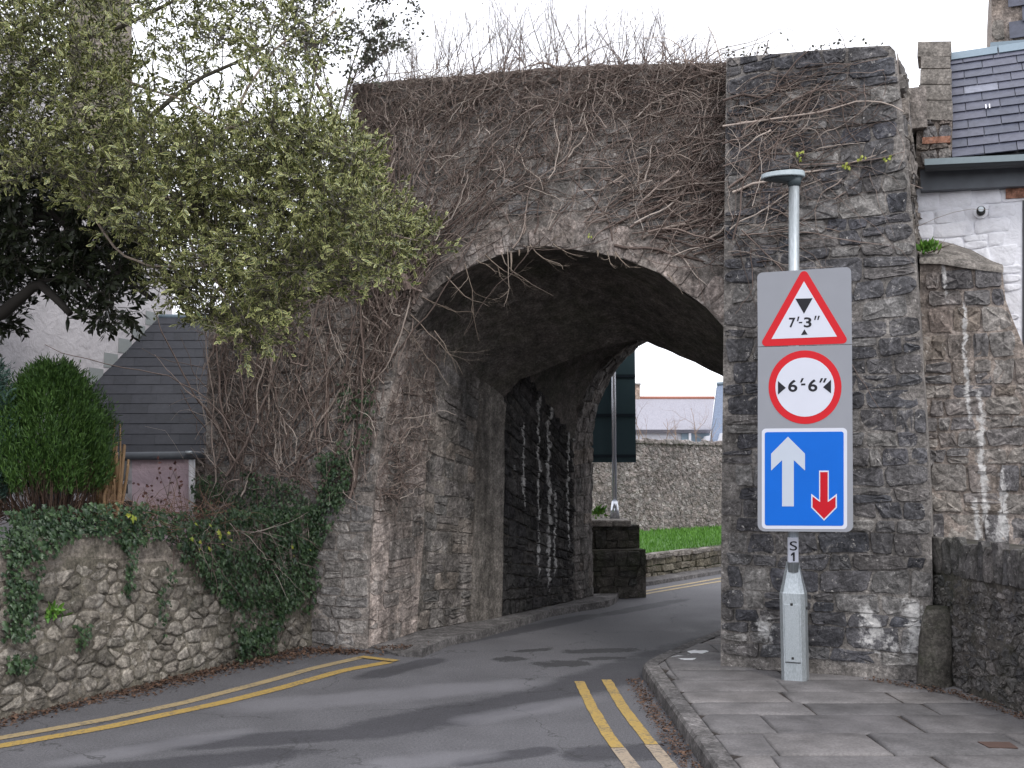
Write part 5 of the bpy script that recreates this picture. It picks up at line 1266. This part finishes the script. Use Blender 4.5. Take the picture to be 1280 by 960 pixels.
# fringe hanging over the wall head
fr2 = []; rr = R(171)
for k in range(1150):
    px = rr.uniform(441, 960); py = np.interp(px, [440, 520, 640, 780, 905, 960], [108, 101, 91, 83, 81, 76]) + abs(rr.gauss(0, 7))
    if k % 6 == 0: px, py = rr.uniform(438, 446), rr.uniform(104, 260)
    b_ = PA.map(*PA.uv(px, py), rr.uniform(-.05, .12)); grow_twigs(b_, Vector((rr.gauss(0, 1), rr.gauss(0, .4) - .2, rr.gauss(-.05, .4))), rr.uniform(.08, .30), .0032, 1 if rr.random() < .25 else 0, fr2, rr, .6)
twig_obj('fringe', fr2, M_['vine'], CR)
# stems hanging under the arch
hg = []
for px, py, l in ((560, 352, .5), (583, 337, .75), (597, 332, .4), (628, 322, .7), (636, 318, .5), (656, 314, .45), (664, 313, .6), (693, 312, .35), (530, 378, .6), (515, 400, .7), (505, 415, .8), (545, 420, .5), (608, 325, .6), (760, 322, .25), (835, 350, .3), (770, 322, .3)):
    b_ = PA.map(*PA.uv(px, py - 6), .04); grow_twigs(b_, Vector((rr.uniform(.2, 1.0), -.25, -.75)), l * rr.uniform(.8, 1.2), .007, 2, hg, rr, .35, .35, (2, 3), .6)
twig_obj('hanging_stems', hg, M_['paletwig'], CR)
lic = []
for px, py, l in ((640, 317, .20), (661, 312, .07), (748, 316, .06), (770, 320, .05), (650, 315, .06)): b_ = PA.map(*PA.uv(px, py - 2), .03); lic.append(([tuple(b_), tuple(b_ - Z * l * .5 + PA.U * .004), tuple(b_ - Z * l)], [.012, .009, .003]))
twig_obj('lime_drips', lic, M_['paletwig'], CR, 5)
# creeper on the tower
CT = empty('tower_creeper', PT.map(*PT.uv(905, 250))); tag(CT, 'sparse bare creeper stems reaching across the upper tower', 'creeper', kind='stuff')
tp = [([(905, 75), (1060, 65), (1110, 65), (1100, 150), (1000, 160), (905, 240)], 1.4), ([(905, 100), (1010, 100), (960, 330), (905, 330)], .9), ([(960, 140), (1130, 120), (1135, 240), (960, 280)], .35)]
q1 = walkers(420, 12, region_start(PT, tp), lambda uv: np.radians(np.random.uniform(-25, 60, len(uv))), .3, .05, .0034, PT, (.03, .06), .22, seed=8)
q2 = walkers(34, 22, region_start(PT, [([(903, 120), (930, 120), (930, 330), (903, 330)], 1)]), lambda uv: np.radians(np.random.uniform(5, 45, len(uv))), .1, .075, .0062, PT, (.035, .06), .10, seed=9)
def clip_t(pa_, ra_):
    O, U = np.array(PT.O), np.array(PT.U); keep = [i for i in range(len(pa_)) if all(tin(float((q_ - O)[:2] @ U[:2]), float(q_[2])) for q_ in pa_[i, ::3]) and tin(float((pa_[i, -1] - O)[:2] @ U[:2]), float(pa_[i, -1, 2]))]; return pa_[keep], ra_[keep]
tubes('tangle', *clip_t(*q1), M_['vine'], CT, 3); tubes('stems', *clip_t(*q2), M_['vine'], CT, 4)
def stem_px(Pl, pts, r, w_=.05): return resample([Pl.map(*Pl.uv(*p), w_) for p in pts], 16), np.linspace(r, r * .5, 16)
st_ = [stem_px(PT, pl, r) for pl, r in ((((905, 128), (930, 120), (960, 126), (972, 110), (1000, 75), (1012, 66)), .011), (((905, 160), (960, 152), (1030, 142), (1075, 128), (1110, 131), (1130, 142)), .010), (((905, 182), (970, 160), (1010, 130), (1035, 112)), .008), (((905, 210), (950, 195), (1010, 165), (1060, 120)), .006), (((1000, 208), (1060, 206), (1100, 200), (1130, 192)), .006))]
tubes('main_stems', [a for a, b in st_], [b for a, b in st_], M_['vine'], CT, 6)

# --- variegated holly reaching in over the garden wall
def clump_leaves(centers, rad, ntw, nlf, Ls, Ws, seed, flat_=.75, keep_up=.35):
    """leafy shoots: ntw per clump, each with nlf leaves up its length"""
    r_ = np.random.RandomState(seed); centers = np.asarray(centers); rad = np.asarray(rad); n = len(centers)
    k = np.repeat(np.arange(n), ntw); m = len(k); dirs = r_.randn(m, 3); dirs /= np.linalg.norm(dirs, axis=1, keepdims=True)
    base = centers[k] + dirs * (rad[k] * r_.rand(m) ** .5)[:, None] * np.array([1, 1, flat_])
    out_d = dirs + np.array([.0, -.15, keep_up]) + r_.randn(m, 3) * .35; out_d /= np.linalg.norm(out_d, axis=1, keepdims=True); ln = .09 + .10 * r_.rand(m)
    tipp = base + out_d * ln[:, None]; tp_ = np.stack([base - out_d * .05, (base + tipp) / 2 + r_.randn(m, 3) * .006, tipp], 1)
    kk = np.repeat(np.arange(m), nlf); t = np.tile(np.linspace(.1, 1.0, nlf), m); C = base[kk] + out_d[kk] * (ln[kk] * t)[:, None]
    side = r_.randn(len(kk), 3); side -= out_d[kk] * np.sum(side * out_d[kk], 1, keepdims=True); side /= np.linalg.norm(side, axis=1, keepdims=True)
    D = out_d[kk] * (.45 + .5 * t[:, None]) + side * .8; Nn = out_d[kk] - side * .5 + r_.randn(len(kk), 3) * .3 + np.array([0, 0, .5])
    L_ = Ls * np.exp(r_.randn(len(kk)) * .32); W_ = Ws * np.exp(r_.randn(len(kk)) * .2)
    return C, D, Nn, L_, W_, tp_
def sample_poly(pl, n, rng, mind=0):
    ins = inpoly(pl); xs = [p[0] for p in pl]; ys = [p[1] for p in pl]; out_ = []; tries = 0
    while len(out_) < n and tries < n * 60:
        x, y = rng.uniform(min(xs), max(xs)), rng.uniform(min(ys), max(ys)); tries += 1
        if ins(x, y) and all((x - a) ** 2 + (y - b) ** 2 > mind ** 2 for a, b in out_): out_.append((x, y))
    return out_
hr = R(201)
TREE = empty('holly_tree', Vector((-6.2, 8.6, gardz))); tag(TREE, 'variegated yellow-edged evergreen tree spreading in over the garden wall', 'tree')
HP = []
for pl, n, md in (([(-90, -70), (125, -70), (135, 60), (205, 180), (150, 250), (60, 215), (-80, 190)], 130, 18),
                  ([(125, -70), (335, -70), (390, 30), (385, 140), (330, 190), (205, 195), (140, 70)], 42, 26),
                  ([(195, 180), (330, 150), (432, 150), (445, 225), (488, 268), (508, 300), (485, 322), (450, 335), (415, 345), (375, 345), (330, 385), (285, 395), (250, 360), (200, 322), (150, 262), (90, 230)], 175, 13),
                  ([(300, 400), (300, 375), (335, 370), (330, 410), (315, 425)], 4, 8)):
    for x, y in sample_poly(pl, n, hr, md):
        dd = 8.2 + hr.uniform(-.9, .9) - (x - 200) / 900; HP.append((x, y, dd, hr.uniform(.16, .30) if x > 180 else hr.uniform(.2, .36)))
# tips that break the outline
for x, y in ((440, 185), (446, 225), (470, 262), (505, 285), (528, 297), (515, 312), (485, 330), (452, 205), (318, 430), (300, 415), (340, 395), (395, 365), (430, 352), (262, 390), (235, 360)): HP.append((x, y, 7.9, .10))
for x, y in ((205, 355), (222, 368), (240, 378), (255, 390), (215, 345)): HP.append((x, y, 8.2, .16))
cen = [P(x, y, d) for x, y, d, r in HP]; rad = [r for *_, r in HP]
C, D, Nn, L_, W_, tw = clump_leaves([tuple(c) for c in cen], rad, 22, 10, .043, .0092, 11)
leaf_mesh('crown', C, D, Nn, L_, W_, M_['holly'], TREE)
TREE.children[-1]['kind'] = 'stuff'
o = tubes('twigs', tw, np.tile([.0035, .0028, .0018], (len(tw), 1)), M_['branch'], TREE); o['kind'] = 'stuff'
# limbs
root = Vector((-6.2, 8.6, gardz)); fork = Vector((-5.6, 8.7, 3.0))
pipe('trunk', [root, root.lerp(fork, .5) + Vector((.1, 0, 0)), fork], .16, M_['branch'], TREE, 12, T=8, r2=.12)
def limb(pts, r0, r1, mat='branch', nm='limb', par_=None):
    p = resample(pts, 18); p += np.array([tuple(noise.noise_vector(Vector(q) * 2.3) * .03) for q in p]); pipe(nm, [Vector(q) for q in p], r0, M_[mat], par_ or TREE, 8, T=18, r2=r1)
LB = [([fork, P(-40, 200, 8.6), P(90, 215, 8.5), P(190, 247, 8.2), P(265, 250, 8.0), P(345, 248, 7.8), P(362, 232, 7.7), P(375, 215, 7.7)], .05, .008),
      ([fork, P(-40, 180, 8.5), P(60, 60, 8.4), P(160, 30, 8.3), P(250, -20, 8.2)], .06, .01), ([fork, P(-60, 100, 8.4), P(60, 20, 8.4), P(140, -60, 8.3)], .06, .015),
      ([P(90, 215, 8.5), P(180, 150, 8.5), P(260, 90, 8.6), P(330, 60, 8.6), P(380, -20, 8.6)], .03, .006), ([P(180, 245, 8.2), P(230, 270, 8.0), P(240, 310, 7.9), P(262, 345, 7.8)], .014, .005),
      ([P(205, 245, 8.1), P(255, 270, 7.8), P(280, 300, 7.7), P(290, 320, 7.7)], .013, .004), ([P(90, 215, 8.5), P(120, 280, 8.4), P(150, 318, 8.3), P(190, 333, 8.1), P(255, 334, 7.9), P(300, 320, 7.8), P(400, 330, 7.7)], .012, .005),
      ([P(345, 248, 7.8), P(410, 270, 7.7), P(470, 290, 7.7), P(520, 300, 7.7)], .012, .004), ([P(90, 215, 8.5), P(110, 150, 8.2), P(125, 180, 8.0), P(118, 240, 7.9)], .010, .004), ([P(290, 150, 8.5), P(310, 110, 8.5), P(345, 60, 8.5), P(420, 10, 8.4)], .014, .005),
      ([P(270, 165, 8.4), P(330, 150, 8.3), P(400, 165, 8.0), P(440, 190, 7.8)], .013, .005), ([P(265, 250, 8.0), P(272, 300, 7.8), P(268, 350, 7.8), P(290, 380, 7.7)], .009, .004), ([P(60, 60, 8.4), P(150, 100, 8.2), P(240, 130, 8.2), P(300, 165, 8.2)], .018, .005)]
for pts, a, b in LB: limb(pts, a, b, 'branch' if a > .02 else 'paletwig')
nodes = np.concatenate([resample(p, 30) for p, a, b in LB]); bt = []
for c, r in zip(cen, rad):
    c_ = np.array(c); d_ = np.linalg.norm(nodes - c_, axis=1); q = nodes[np.argmin(d_)]
    if d_.min() < 1.2: m_ = (q + c_) / 2 + np.random.randn(3) * .05; bt.append(resample([q, m_, c_], 6))
o = tubes('branchlets', bt, np.tile(np.linspace(.007, .003, 6), (len(bt), 1)), M_['branch'], TREE, 4); o['kind'] = 'stuff'

# --- evergreen behind and below it, the crown's shade put into its leaf colour
DT = empty('shade_toned_tree', Vector((-6.9, 9.6, gardz))); tag(DT, 'tree with shade coloured into its leaves, limbs drooping in front of the white wall', 'tree')
DP = []
for pl, n, md in (([(-90, 180), (60, 190), (150, 240), (185, 290), (190, 330), (150, 352), (100, 365), (60, 345), (-90, 380)], 120, 15), ([(110, 370), (140, 365), (150, 395), (125, 400)], 4, 10), ([(-30, 395), (10, 385), (30, 400), (15, 420), (-30, 430)], 5, 10)):
    for x, y in sample_poly(pl, n, hr, md): DP.append((x, y, 9.4 + hr.uniform(-.5, .8), hr.uniform(.12, .24)))
dcen = [P(x, y, d) for x, y, d, r in DP]
C, D, Nn, L_, W_, tw = clump_leaves([tuple(c) for c in dcen], [r for *_, r in DP], 14, 9, .075, .016, 12, keep_up=-.2)
o = leaf_mesh('crown', C, D, Nn, L_, W_, M_['shadeleaf'], DT); o['kind'] = 'stuff'
o = tubes('twigs', tw, np.tile([.004, .003, .002], (len(tw), 1)), M_['branch'], DT); o['kind'] = 'stuff'
dr = Vector((-6.9, 9.6, gardz)); dk = P(-60, 400, 9.4)
pipe('trunk', [dr, (dr + dk) / 2, dk], .16, M_['branch'], DT, 12, T=6, r2=.12)
DB = [([dk, P(0, 395, 9.3), P(30, 370, 9.2), P(50, 350, 9.2), P(70, 372, 9.1), P(88, 392, 9.1)], .075, .03), ([dk, P(-20, 300, 9.3), P(60, 265, 9.2), P(110, 305, 9.1), P(140, 335, 9.0), P(162, 350, 9.0), P(190, 372, 9.0)], .06, .02), ([dk, P(-30, 250, 9.4), P(40, 220, 9.4), P(120, 240, 9.3)], .05, .02), ([P(50, 350, 9.2), P(90, 345, 9.1), P(130, 365, 9.0), P(140, 385, 9.0)], .02, .006)]
M_['darkbark'] = bark('dark_bark', (.025, .022, .018), (.04, .035, .03))
for pts, a, b in DB: limb(pts, a, b, 'darkbark', 'limb', DT)
nodes = np.concatenate([resample(p, 30) for p, a, b in DB]); bt = []
for c in dcen:
    c_ = np.array(c); d_ = np.linalg.norm(nodes - c_, axis=1); q = nodes[np.argmin(d_)]; bt.append(resample([q, (q + c_) / 2 + np.random.randn(3) * .05, c_], 6))
o = tubes('branchlets', bt, np.tile(np.linspace(.010, .004, 6), (len(bt), 1)), M_['branch'], DT, 4); o['kind'] = 'stuff'
# --- loose small-leaved bush at the wall corner, against the sky
SB_ = empty('small_leaved_tree', P(400, 640, 10.8)); tag(SB_, 'thin small-leaved tree against the sky where the arch wall begins', 'tree')
lst = []; 
for px, py, h, dx in ((395, 240, 2.2, .0), (420, 200, 1.9, .12), (370, 230, 2.3, -.15), (405, 200, 1.7, .25), (385, 150, 1.5, .1), (350, 200, 2.0, -.1), (430, 130, 1.1, .3)): grow_twigs(P(px, py, 10.2), Vector((dx, 0, 1)), h, .012, 3, lst, hr, .22, .06, (4, 5), .6)
twig_obj('stems', lst, M_['twig'], SB_)
pipe('trunk', [P(400, 640, 10.8), P(398, 400, 10.7), P(395, 230, 10.3)], .05, M_['branch'], SB_, 8, T=6, r2=.02)
tips = np.array([p for a, b in lst for p in (a[-1], a[4], a[2])]); tips = tips[np.random.rand(len(tips)) < .75]; m = 3; C = np.repeat(tips, m, 0) + np.random.randn(len(tips) * m, 3) * .02
o = leaf_mesh('crown', C, np.random.randn(len(C), 3), np.random.randn(len(C), 3), np.full(len(C), .042), np.full(len(C), .012), M_['smallleaf'], SB_); o['kind'] = 'stuff'

# --- clipped conifer, its underside brown and bare
def conifer(name, label, px, py0, py1, wpx, d, mat, n, seed, skirt=.45):
    r_ = np.random.RandomState(seed); cb_, ct = P(px, py1, d), P(px, py0, d); h = ct.z - cb_.z; rx = wpx / 2 * d / FPX
    E_ = empty(name, Vector((cb_.x, d, gardz))); tag(E_, label, 'shrub')
    th = r_.rand(n) * 2 * np.pi; ph = r_.rand(n); 
    prof_ = lambda t: np.interp(t, [0, .12, .3, .5, .7, .86, .95, 1], [.6, .85, 1, 1, .84, .58, .32, .10])
    t = skirt * .55 + (1 - skirt * .55) * ph; rr_ = rx * prof_(t) * (.72 + .34 * r_.rand(n)) * (1 + .13 * np.sin(th * 7 + t * 6) + .10 * np.sin(th * 15 + t * 11))
    C = np.stack([cb_.x + rr_ * np.cos(th), d + rr_ * np.sin(th), cb_.z + t * h], 1); D = np.stack([np.cos(th) * .5, np.sin(th) * .5, 1.1 + 0 * th], 1) + r_.randn(n, 3) * .28
    K = 7; kk = np.repeat(np.arange(n), K); Dk = D[kk] + r_.randn(n * K, 3) * .40; Ck = C[kk] + D[kk] * (r_.rand(n * K, 1) * .12 - .03) + r_.randn(n * K, 3) * .006
    o = leaf_mesh('foliage', Ck, Dk, r_.randn(n * K, 3), .045 * (.6 + .8 * r_.rand(n * K)), np.full(n * K, .0042), mat, E_); o['kind'] = 'stuff'
    tw_ = []; m = 260
    for k in range(m):
        a = r_.rand() * 6.28; q = r_.rand() ** .5; b0_ = np.array([cb_.x + rx * .35 * q * math.cos(a), d + rx * .35 * q * math.sin(a), cb_.z - .12]); tt = skirt * (.6 + .7 * r_.rand()); e_ = np.array([cb_.x + rx * .92 * prof_(tt) * math.cos(a), d + rx * .92 * prof_(tt) * math.sin(a), cb_.z + tt * h]); m_ = (b0_ + e_) / 2 + np.array([.18 * math.cos(a), .18 * math.sin(a), -.03]) * rx + r_.randn(3) * .05; tw_.append(resample([b0_, m_, e_], 5))
    o = tubes('bare_stems', tw_, np.tile(np.linspace(.005, .002, 5), (m, 1)), M_['brownstem'], E_); o['kind'] = 'stuff'
conifer('conifer_shrub', 'rounded bright green conifer with bare brown base behind the garden wall', 60, 466, 645, 127, 9.0, M_['conifer'], 7500, 21, .30)
conifer('conifer_shrub', 'bluish conifer only just showing at the edge beside the green one', -30, 455, 640, 80, 8.7, M_['bluefir'], 2200, 22, .1)
# --- hacked-back stump with pale cut stems
EPx = empty('cut_back_shrub', P(136, 650, 9.4)); tag(EPx, 'hacked-back shrub of pale cut stems beside the green conifer', 'shrub'); rr = R(211)
for k in range(36):
    x0 = rr.uniform(120, 150); y0 = 645; lean = (x0 - 136) * .5 + rr.gauss(0, 6); y1 = rr.uniform(552, 618); 
    if k == 0: y1 = 525
    if k == 1: y1 = 530
    a, b = P(x0, y0, 9.4 + rr.uniform(-.2, .2)), P(x0 + lean + 6, y1, 9.35 + rr.uniform(-.25, .2)); r_ = rr.uniform(.007, .021) if k > 1 else .010
    pipe('cut_stem', [a, (a + b) / 2 + Vector((rr.gauss(0, .015), 0, 0)), b], r_, M_['cutwood'], EPx, 7, T=4, r2=r_ * .8)
for k in range(7):
    a = P(rr.uniform(120, 160), 640, 9.3); b = P(rr.uniform(100, 200), rr.uniform(590, 640), 9.2); pipe('cut_stem', [a, (a + b) / 2 - Z * .02, b], .008, M_['cutwood'], EPx, 5, T=4, r2=.005)

# --- ivy: hangs over the garden wall, climbs the pier
def ivy_patch(Pl, polys, size, seed, wr, bulge=.0, top=None):
    r_ = R(seed); C, Nn, S_ = [], [], []
    for pl, n in polys:
        uvp = [Pl.uv(*p) for p in pl]; ins = inpoly(uvp); xs = [p[0] for p in uvp]; ys = [p[1] for p in uvp]; c = 0
        while c < n:
            x, y = r_.uniform(min(xs), max(xs)), r_.uniform(min(ys), max(ys))
            if not ins(x + r_.gauss(0, .025), y + r_.gauss(0, .025)): continue
            den = noise.noise(Vector((x * 4, y * 4, seed))) 
            if den < -.22 and r_.random() < .75: c += .15; continue
            w_ = r_.uniform(*wr) + max(0, den) * bulge; C.append(tuple(Pl.map(x, y, w_))); nn = Pl.N + Vector((r_.gauss(0, .4), r_.gauss(0, .4), r_.gauss(.3, .4))); Nn.append(tuple(nn)); S_.append(size * math.exp(r_.gauss(0, .3))); c += 1
    return np.array(C), np.array(Nn), np.array(S_)
IV = empty('ivy', PBW.map(*PBW.uv(320, 700))); tag(IV, 'dark green ivy hanging over the garden wall and up the pier', 'ivy', kind='stuff')
parts = [ivy_patch(PBW, [([(212, 640), (300, 640), (385, 632), (392, 660), (388, 700), (385, 760), (352, 770), (330, 800), (300, 822), (288, 800), (290, 770), (262, 740), (235, 715), (215, 680)], 5200), ([(0, 640), (130, 628), (215, 640), (222, 668), (180, 672), (150, 690), (140, 670), (90, 668), (60, 690), (0, 692)], 1500), ([(0, 690), (45, 690), (38, 760), (25, 800), (0, 802)], 480), ([(148, 668), (160, 668), (158, 760), (148, 740)], 90), ([(88, 780), (106, 780), (104, 812), (92, 806)], 45), ([(0, 820), (35, 820), (30, 840), (0, 842)], 70), ([(195, 700), (210, 740), (196, 800), (188, 770)], 60), ([(288, 800), (345, 765), (340, 815), (292, 830)], 260)], .030, 31, (.02, .10), .14),
         ivy_patch(PA, [([(405, 570), (440, 565), (445, 600), (430, 640), (415, 665), (395, 700), (380, 690), (385, 640), (400, 610)], 900), ([(430, 470), (465, 500), (470, 560), (440, 590), (425, 560)], 170), ([(285, 590), (380, 600), (400, 640), (280, 650)], 600), ([(250, 600), (285, 590), (285, 640), (245, 640)], 240), ([(455, 480), (475, 470), (470, 520), (455, 540)], 40)], .030, 32, (.04, .13), .05)]
for C, Nn, S_ in parts: ivy_mesh('ivy_leaves', C, Nn, S_, M_['ivy'], IV)
C, Nn, S_ = ivy_patch(PBW, [([(215, 650), (290, 655), (290, 690), (225, 680)], 14), ([(330, 690), (380, 650), (384, 700)], 3), ([(145, 640), (155, 640), (153, 655), (145, 655)], 4)], .036, 33, (.10, .15)); ivy_mesh('yellow_leaves', C, Nn, S_, M_['ivyyellow'], IV)
# top of the wall: ivy lying back over it
r_ = np.random.RandomState(5); n = 1800; uu = r_.rand(n) * Lw; tops = np.interp(uu, [p[0] for p in bl_uv[::-1]], [p[1] for p in bl_uv[::-1]]); bk_ = r_.rand(n) * .45
C = np.array(PBW.O) + np.array(PBW.U) * uu[:, None] + np.array(PBW.V) * (tops + .02 + .13 * r_.rand(n) * np.sin(np.pi * np.clip(bk_ / .45, 0, 1)))[:, None] - np.array(PBW.N) * (bk_ - .05)[:, None]
Nn = np.tile([0.2, -.5, .8], (n, 1)) + r_.randn(n, 3) * .4; ivy_mesh('ivy_leaves', C, Nn, .032 * np.exp(r_.randn(n) * .3), M_['ivy'], IV)
iv = []; rr = R(221)
for k in range(130):
    px = rr.uniform(215, 385); b_ = PBW.map(*PBW.uv(px, rr.uniform(640, 700)), .04); grow_twigs(b_, Vector((rr.gauss(0, .5), rr.gauss(0, .2) - .1, rr.gauss(-.4, .6))), rr.uniform(.2, .6), .004, 0, iv, rr, .3)
for k in range(40):
    px = rr.uniform(290, 350); b_ = PBW.map(*PBW.uv(px, rr.uniform(690, 760)), .03); grow_twigs(b_, Vector((rr.gauss(0, .1), 0, -1)), rr.uniform(.2, .5), .004, 0, iv, rr, .12)
twig_obj('ivy_stems', iv, M_['vine'], IV)
# tangle of dry brown stems on the wall head
dry = []
for k in range(260): px = rr.uniform(150, 300); b_ = PBW.map(*PBW.uv(px, rr.uniform(632, 668)), rr.uniform(-.2, .08)); grow_twigs(b_, Vector((rr.gauss(0, 1), rr.gauss(0, .6), rr.gauss(.1, .35))), rr.uniform(.15, .4), .0035, 0, dry, rr, .5)
o = twig_obj('dry_stems', dry, bark('dry_stem', (.10, .055, .035), (.26, .16, .11))); tag(o, 'tangle of dry brown stems on top of the ivied garden wall', 'dead stems', kind='stuff')
# sparse red-leaved climber on the pink wall
lst = []; 
for px in (175, 190, 205, 218, 228): grow_twigs(P(px, 640, 11.2), Vector((rr.gauss(0, .2), 0, 1)), rr.uniform(.3, .55), .006, 1, lst, rr, .3, .1)
CE_ = empty('red_leaved_climber', P(200, 640, 11.2)); tag(CE_, 'sparse reddish climber on the pink cottage wall', 'climber'); twig_obj('stems', lst, M_['vine'], CE_)
tips = np.array([p for a, b in lst for p in a[1:]]); C = np.repeat(tips[::3], 1, 0) + np.random.randn(len(tips[::3]), 3) * .02
o = leaf_mesh('leaves', C, np.random.randn(len(C), 3), np.tile([0, -1, .3], (len(C), 1)), np.full(len(C), .045), np.full(len(C), .014), leafmat('red_leaf', (.06, .02, .02), (.14, .05, .04))); o.parent = CE_; o.location = -WLOC[CE_.name]; o['kind'] = 'stuff'

# --- litter along the wall foot and the kerb
def litter(name, pts, n, spread, z, seed, label, size=.028):
    r_ = np.random.RandomState(seed); p = resample(pts, 60); k = r_.randint(0, 59, n); t = r_.rand(n)[:, None]; C = p[k] * (1 - t) + p[k + 1] * t; dd_ = (p[-1] - p[0]); nv = np.array([dd_[1], -dd_[0], 0]); nv /= np.linalg.norm(nv); C += nv * (r_.randn(n)[:, None] * spread); C[:, 2] = z + r_.rand(n) * .018
    D = r_.randn(n, 3); D[:, 2] *= .35; Nn = np.tile([0, 0, 1.0], (n, 1)) + r_.randn(n, 3) * .4
    o = leaf_mesh(name, C, D, Nn, size * np.exp(r_.randn(n) * .35), size * .33 * np.ones(n), M_['litter']); tag(o, label, 'dead leaves', kind='stuff')
litter('fallen_leaves', gl([(150, 868), (290, 832), (385, 815), (455, 815)]), 3000, .13, .005, 1, 'brown fallen leaves drifted along the foot of the ivied wall')
litter('fallen_leaves', gl([(-60, 925), (0, 905), (150, 868)]), 700, .06, .005, 4, 'thin scatter of dead leaves at the near foot of the garden wall')
litter('gutter_leaves', [p + Vector((-.10, 0, 0)) for p in gl([(806, 850), (845, 905), (890, 965), (960, 1080)])], 1500, .04, .004, 2, 'red-brown dead leaves in the gutter under the pavement kerb', .020)
litter('corner_leaves', [G(1085, 850, PZ), G(1150, 860, PZ), G(1195, 868, PZ), G(1285, 900, PZ)], 500, .03, PZ + .004, 3, 'dead leaves gathered at the foot of the guard stone and low wall', .020)
litter('kerb_strip_leaves', [G(470, 815, .02), G(540, 803, .08)], 260, .05, .05, 5, 'few dead leaves on the raised strip at the pier foot', .022)
# small things on the pavement
def blob(name, pts, z, th, mat, label, cat):
    o = prism(name, [Vector((p.x, p.y, z + th)) for p in pts], Vector((0, 0, -th)), mat); tag(o, label, cat); return o
blob('scrap_of_paper', [G(*p, PZ) for p in ((859, 815), (868, 813.5), (880, 813), (886, 815), (878, 818), (864, 818))], PZ + .004, .004, M_['paper'], 'small white scrap of paper nearer the tower foot', 'litter')
blob('scrap_of_paper', [G(*p, PZ) for p in ((839, 822), (850, 820), (862, 819.5), (872, 823), (866, 826), (856, 826), (848, 824))], PZ + .004, .004, M_['paper'], 'larger white scrap of paper nearer the kerb', 'litter')
blob('iron_cover', [G(*p, PZ) for p in ((1222, 929), (1262, 929.5), (1273, 937), (1236, 936))], PZ + .006, .004, M_['rust'], 'small rusty iron cover set in the paving slabs', 'cover')
C = np.array([tuple(G(*p, .01)) for p in ((800, 745), (812, 744), (806, 746.5))])
# tufts
def tuft(base, n, L, mat, label, seed, spread=.04, up=.8):
    r_ = np.random.RandomState(seed); C = np.tile(tuple(base), (n, 1)) + r_.randn(n, 3) * np.array([spread, spread * .4, spread * .5]); D = r_.randn(n, 3) * .6 + np.array([0, -.3, up]); o = leaf_mesh('weed', C, D, r_.randn(n, 3), L * (.6 + .6 * r_.rand(n)), np.full(n, L * .18), mat); tag(o, label, 'weed')
tuft(PD1.map(*PD1.uv(1158, 314), .04), 60, .09, M_['bright'], 'small bright green weed on the buttress top beside the tower', 1)
tuft(P(748, 642, 15), 45, .12, M_['bright'], 'small green plant behind the capstones of the stepped block', 2)
tuft(PBW.map(*PBW.uv(62, 765), .03), 70, .07, M_['bright'], 'small fern growing from the face of the garden wall', 3, .04, .1)
lst = []; grow_twigs(PD1.map(*PD1.uv(1160, 318), .05), Vector((.8, -.1, .25)), .22, .006, 1, lst, rr, .2); grow_twigs(PD1.map(*PD1.uv(1172, 318), .03), Vector((.3, -.1, .4)), .08, .006, 0, lst, rr, .2)
o = twig_obj('dead_weed', lst, M_['brownstem']); tag(o, 'dry brown weed stalk on the sloping buttress top', 'weed')
# fresh leaves on the tower creeper
C = np.array([tuple(PT.map(*PT.uv(*p), .06)) for p in ((1000, 196), (1003, 192), (1000, 202), (1058, 208), (1062, 211), (1057, 213), (1076, 203), (1080, 200), (1107, 200), (1112, 198), (740, 297))]); C = np.repeat(C, 3, 0)
ivy_mesh('fresh_leaves', C + np.random.randn(*C.shape) * .01, np.tile(tuple(PT.N), (len(C), 1)) + np.random.randn(*C.shape) * .4, np.full(len(C), .026), M_['ivyyellow'], CT)
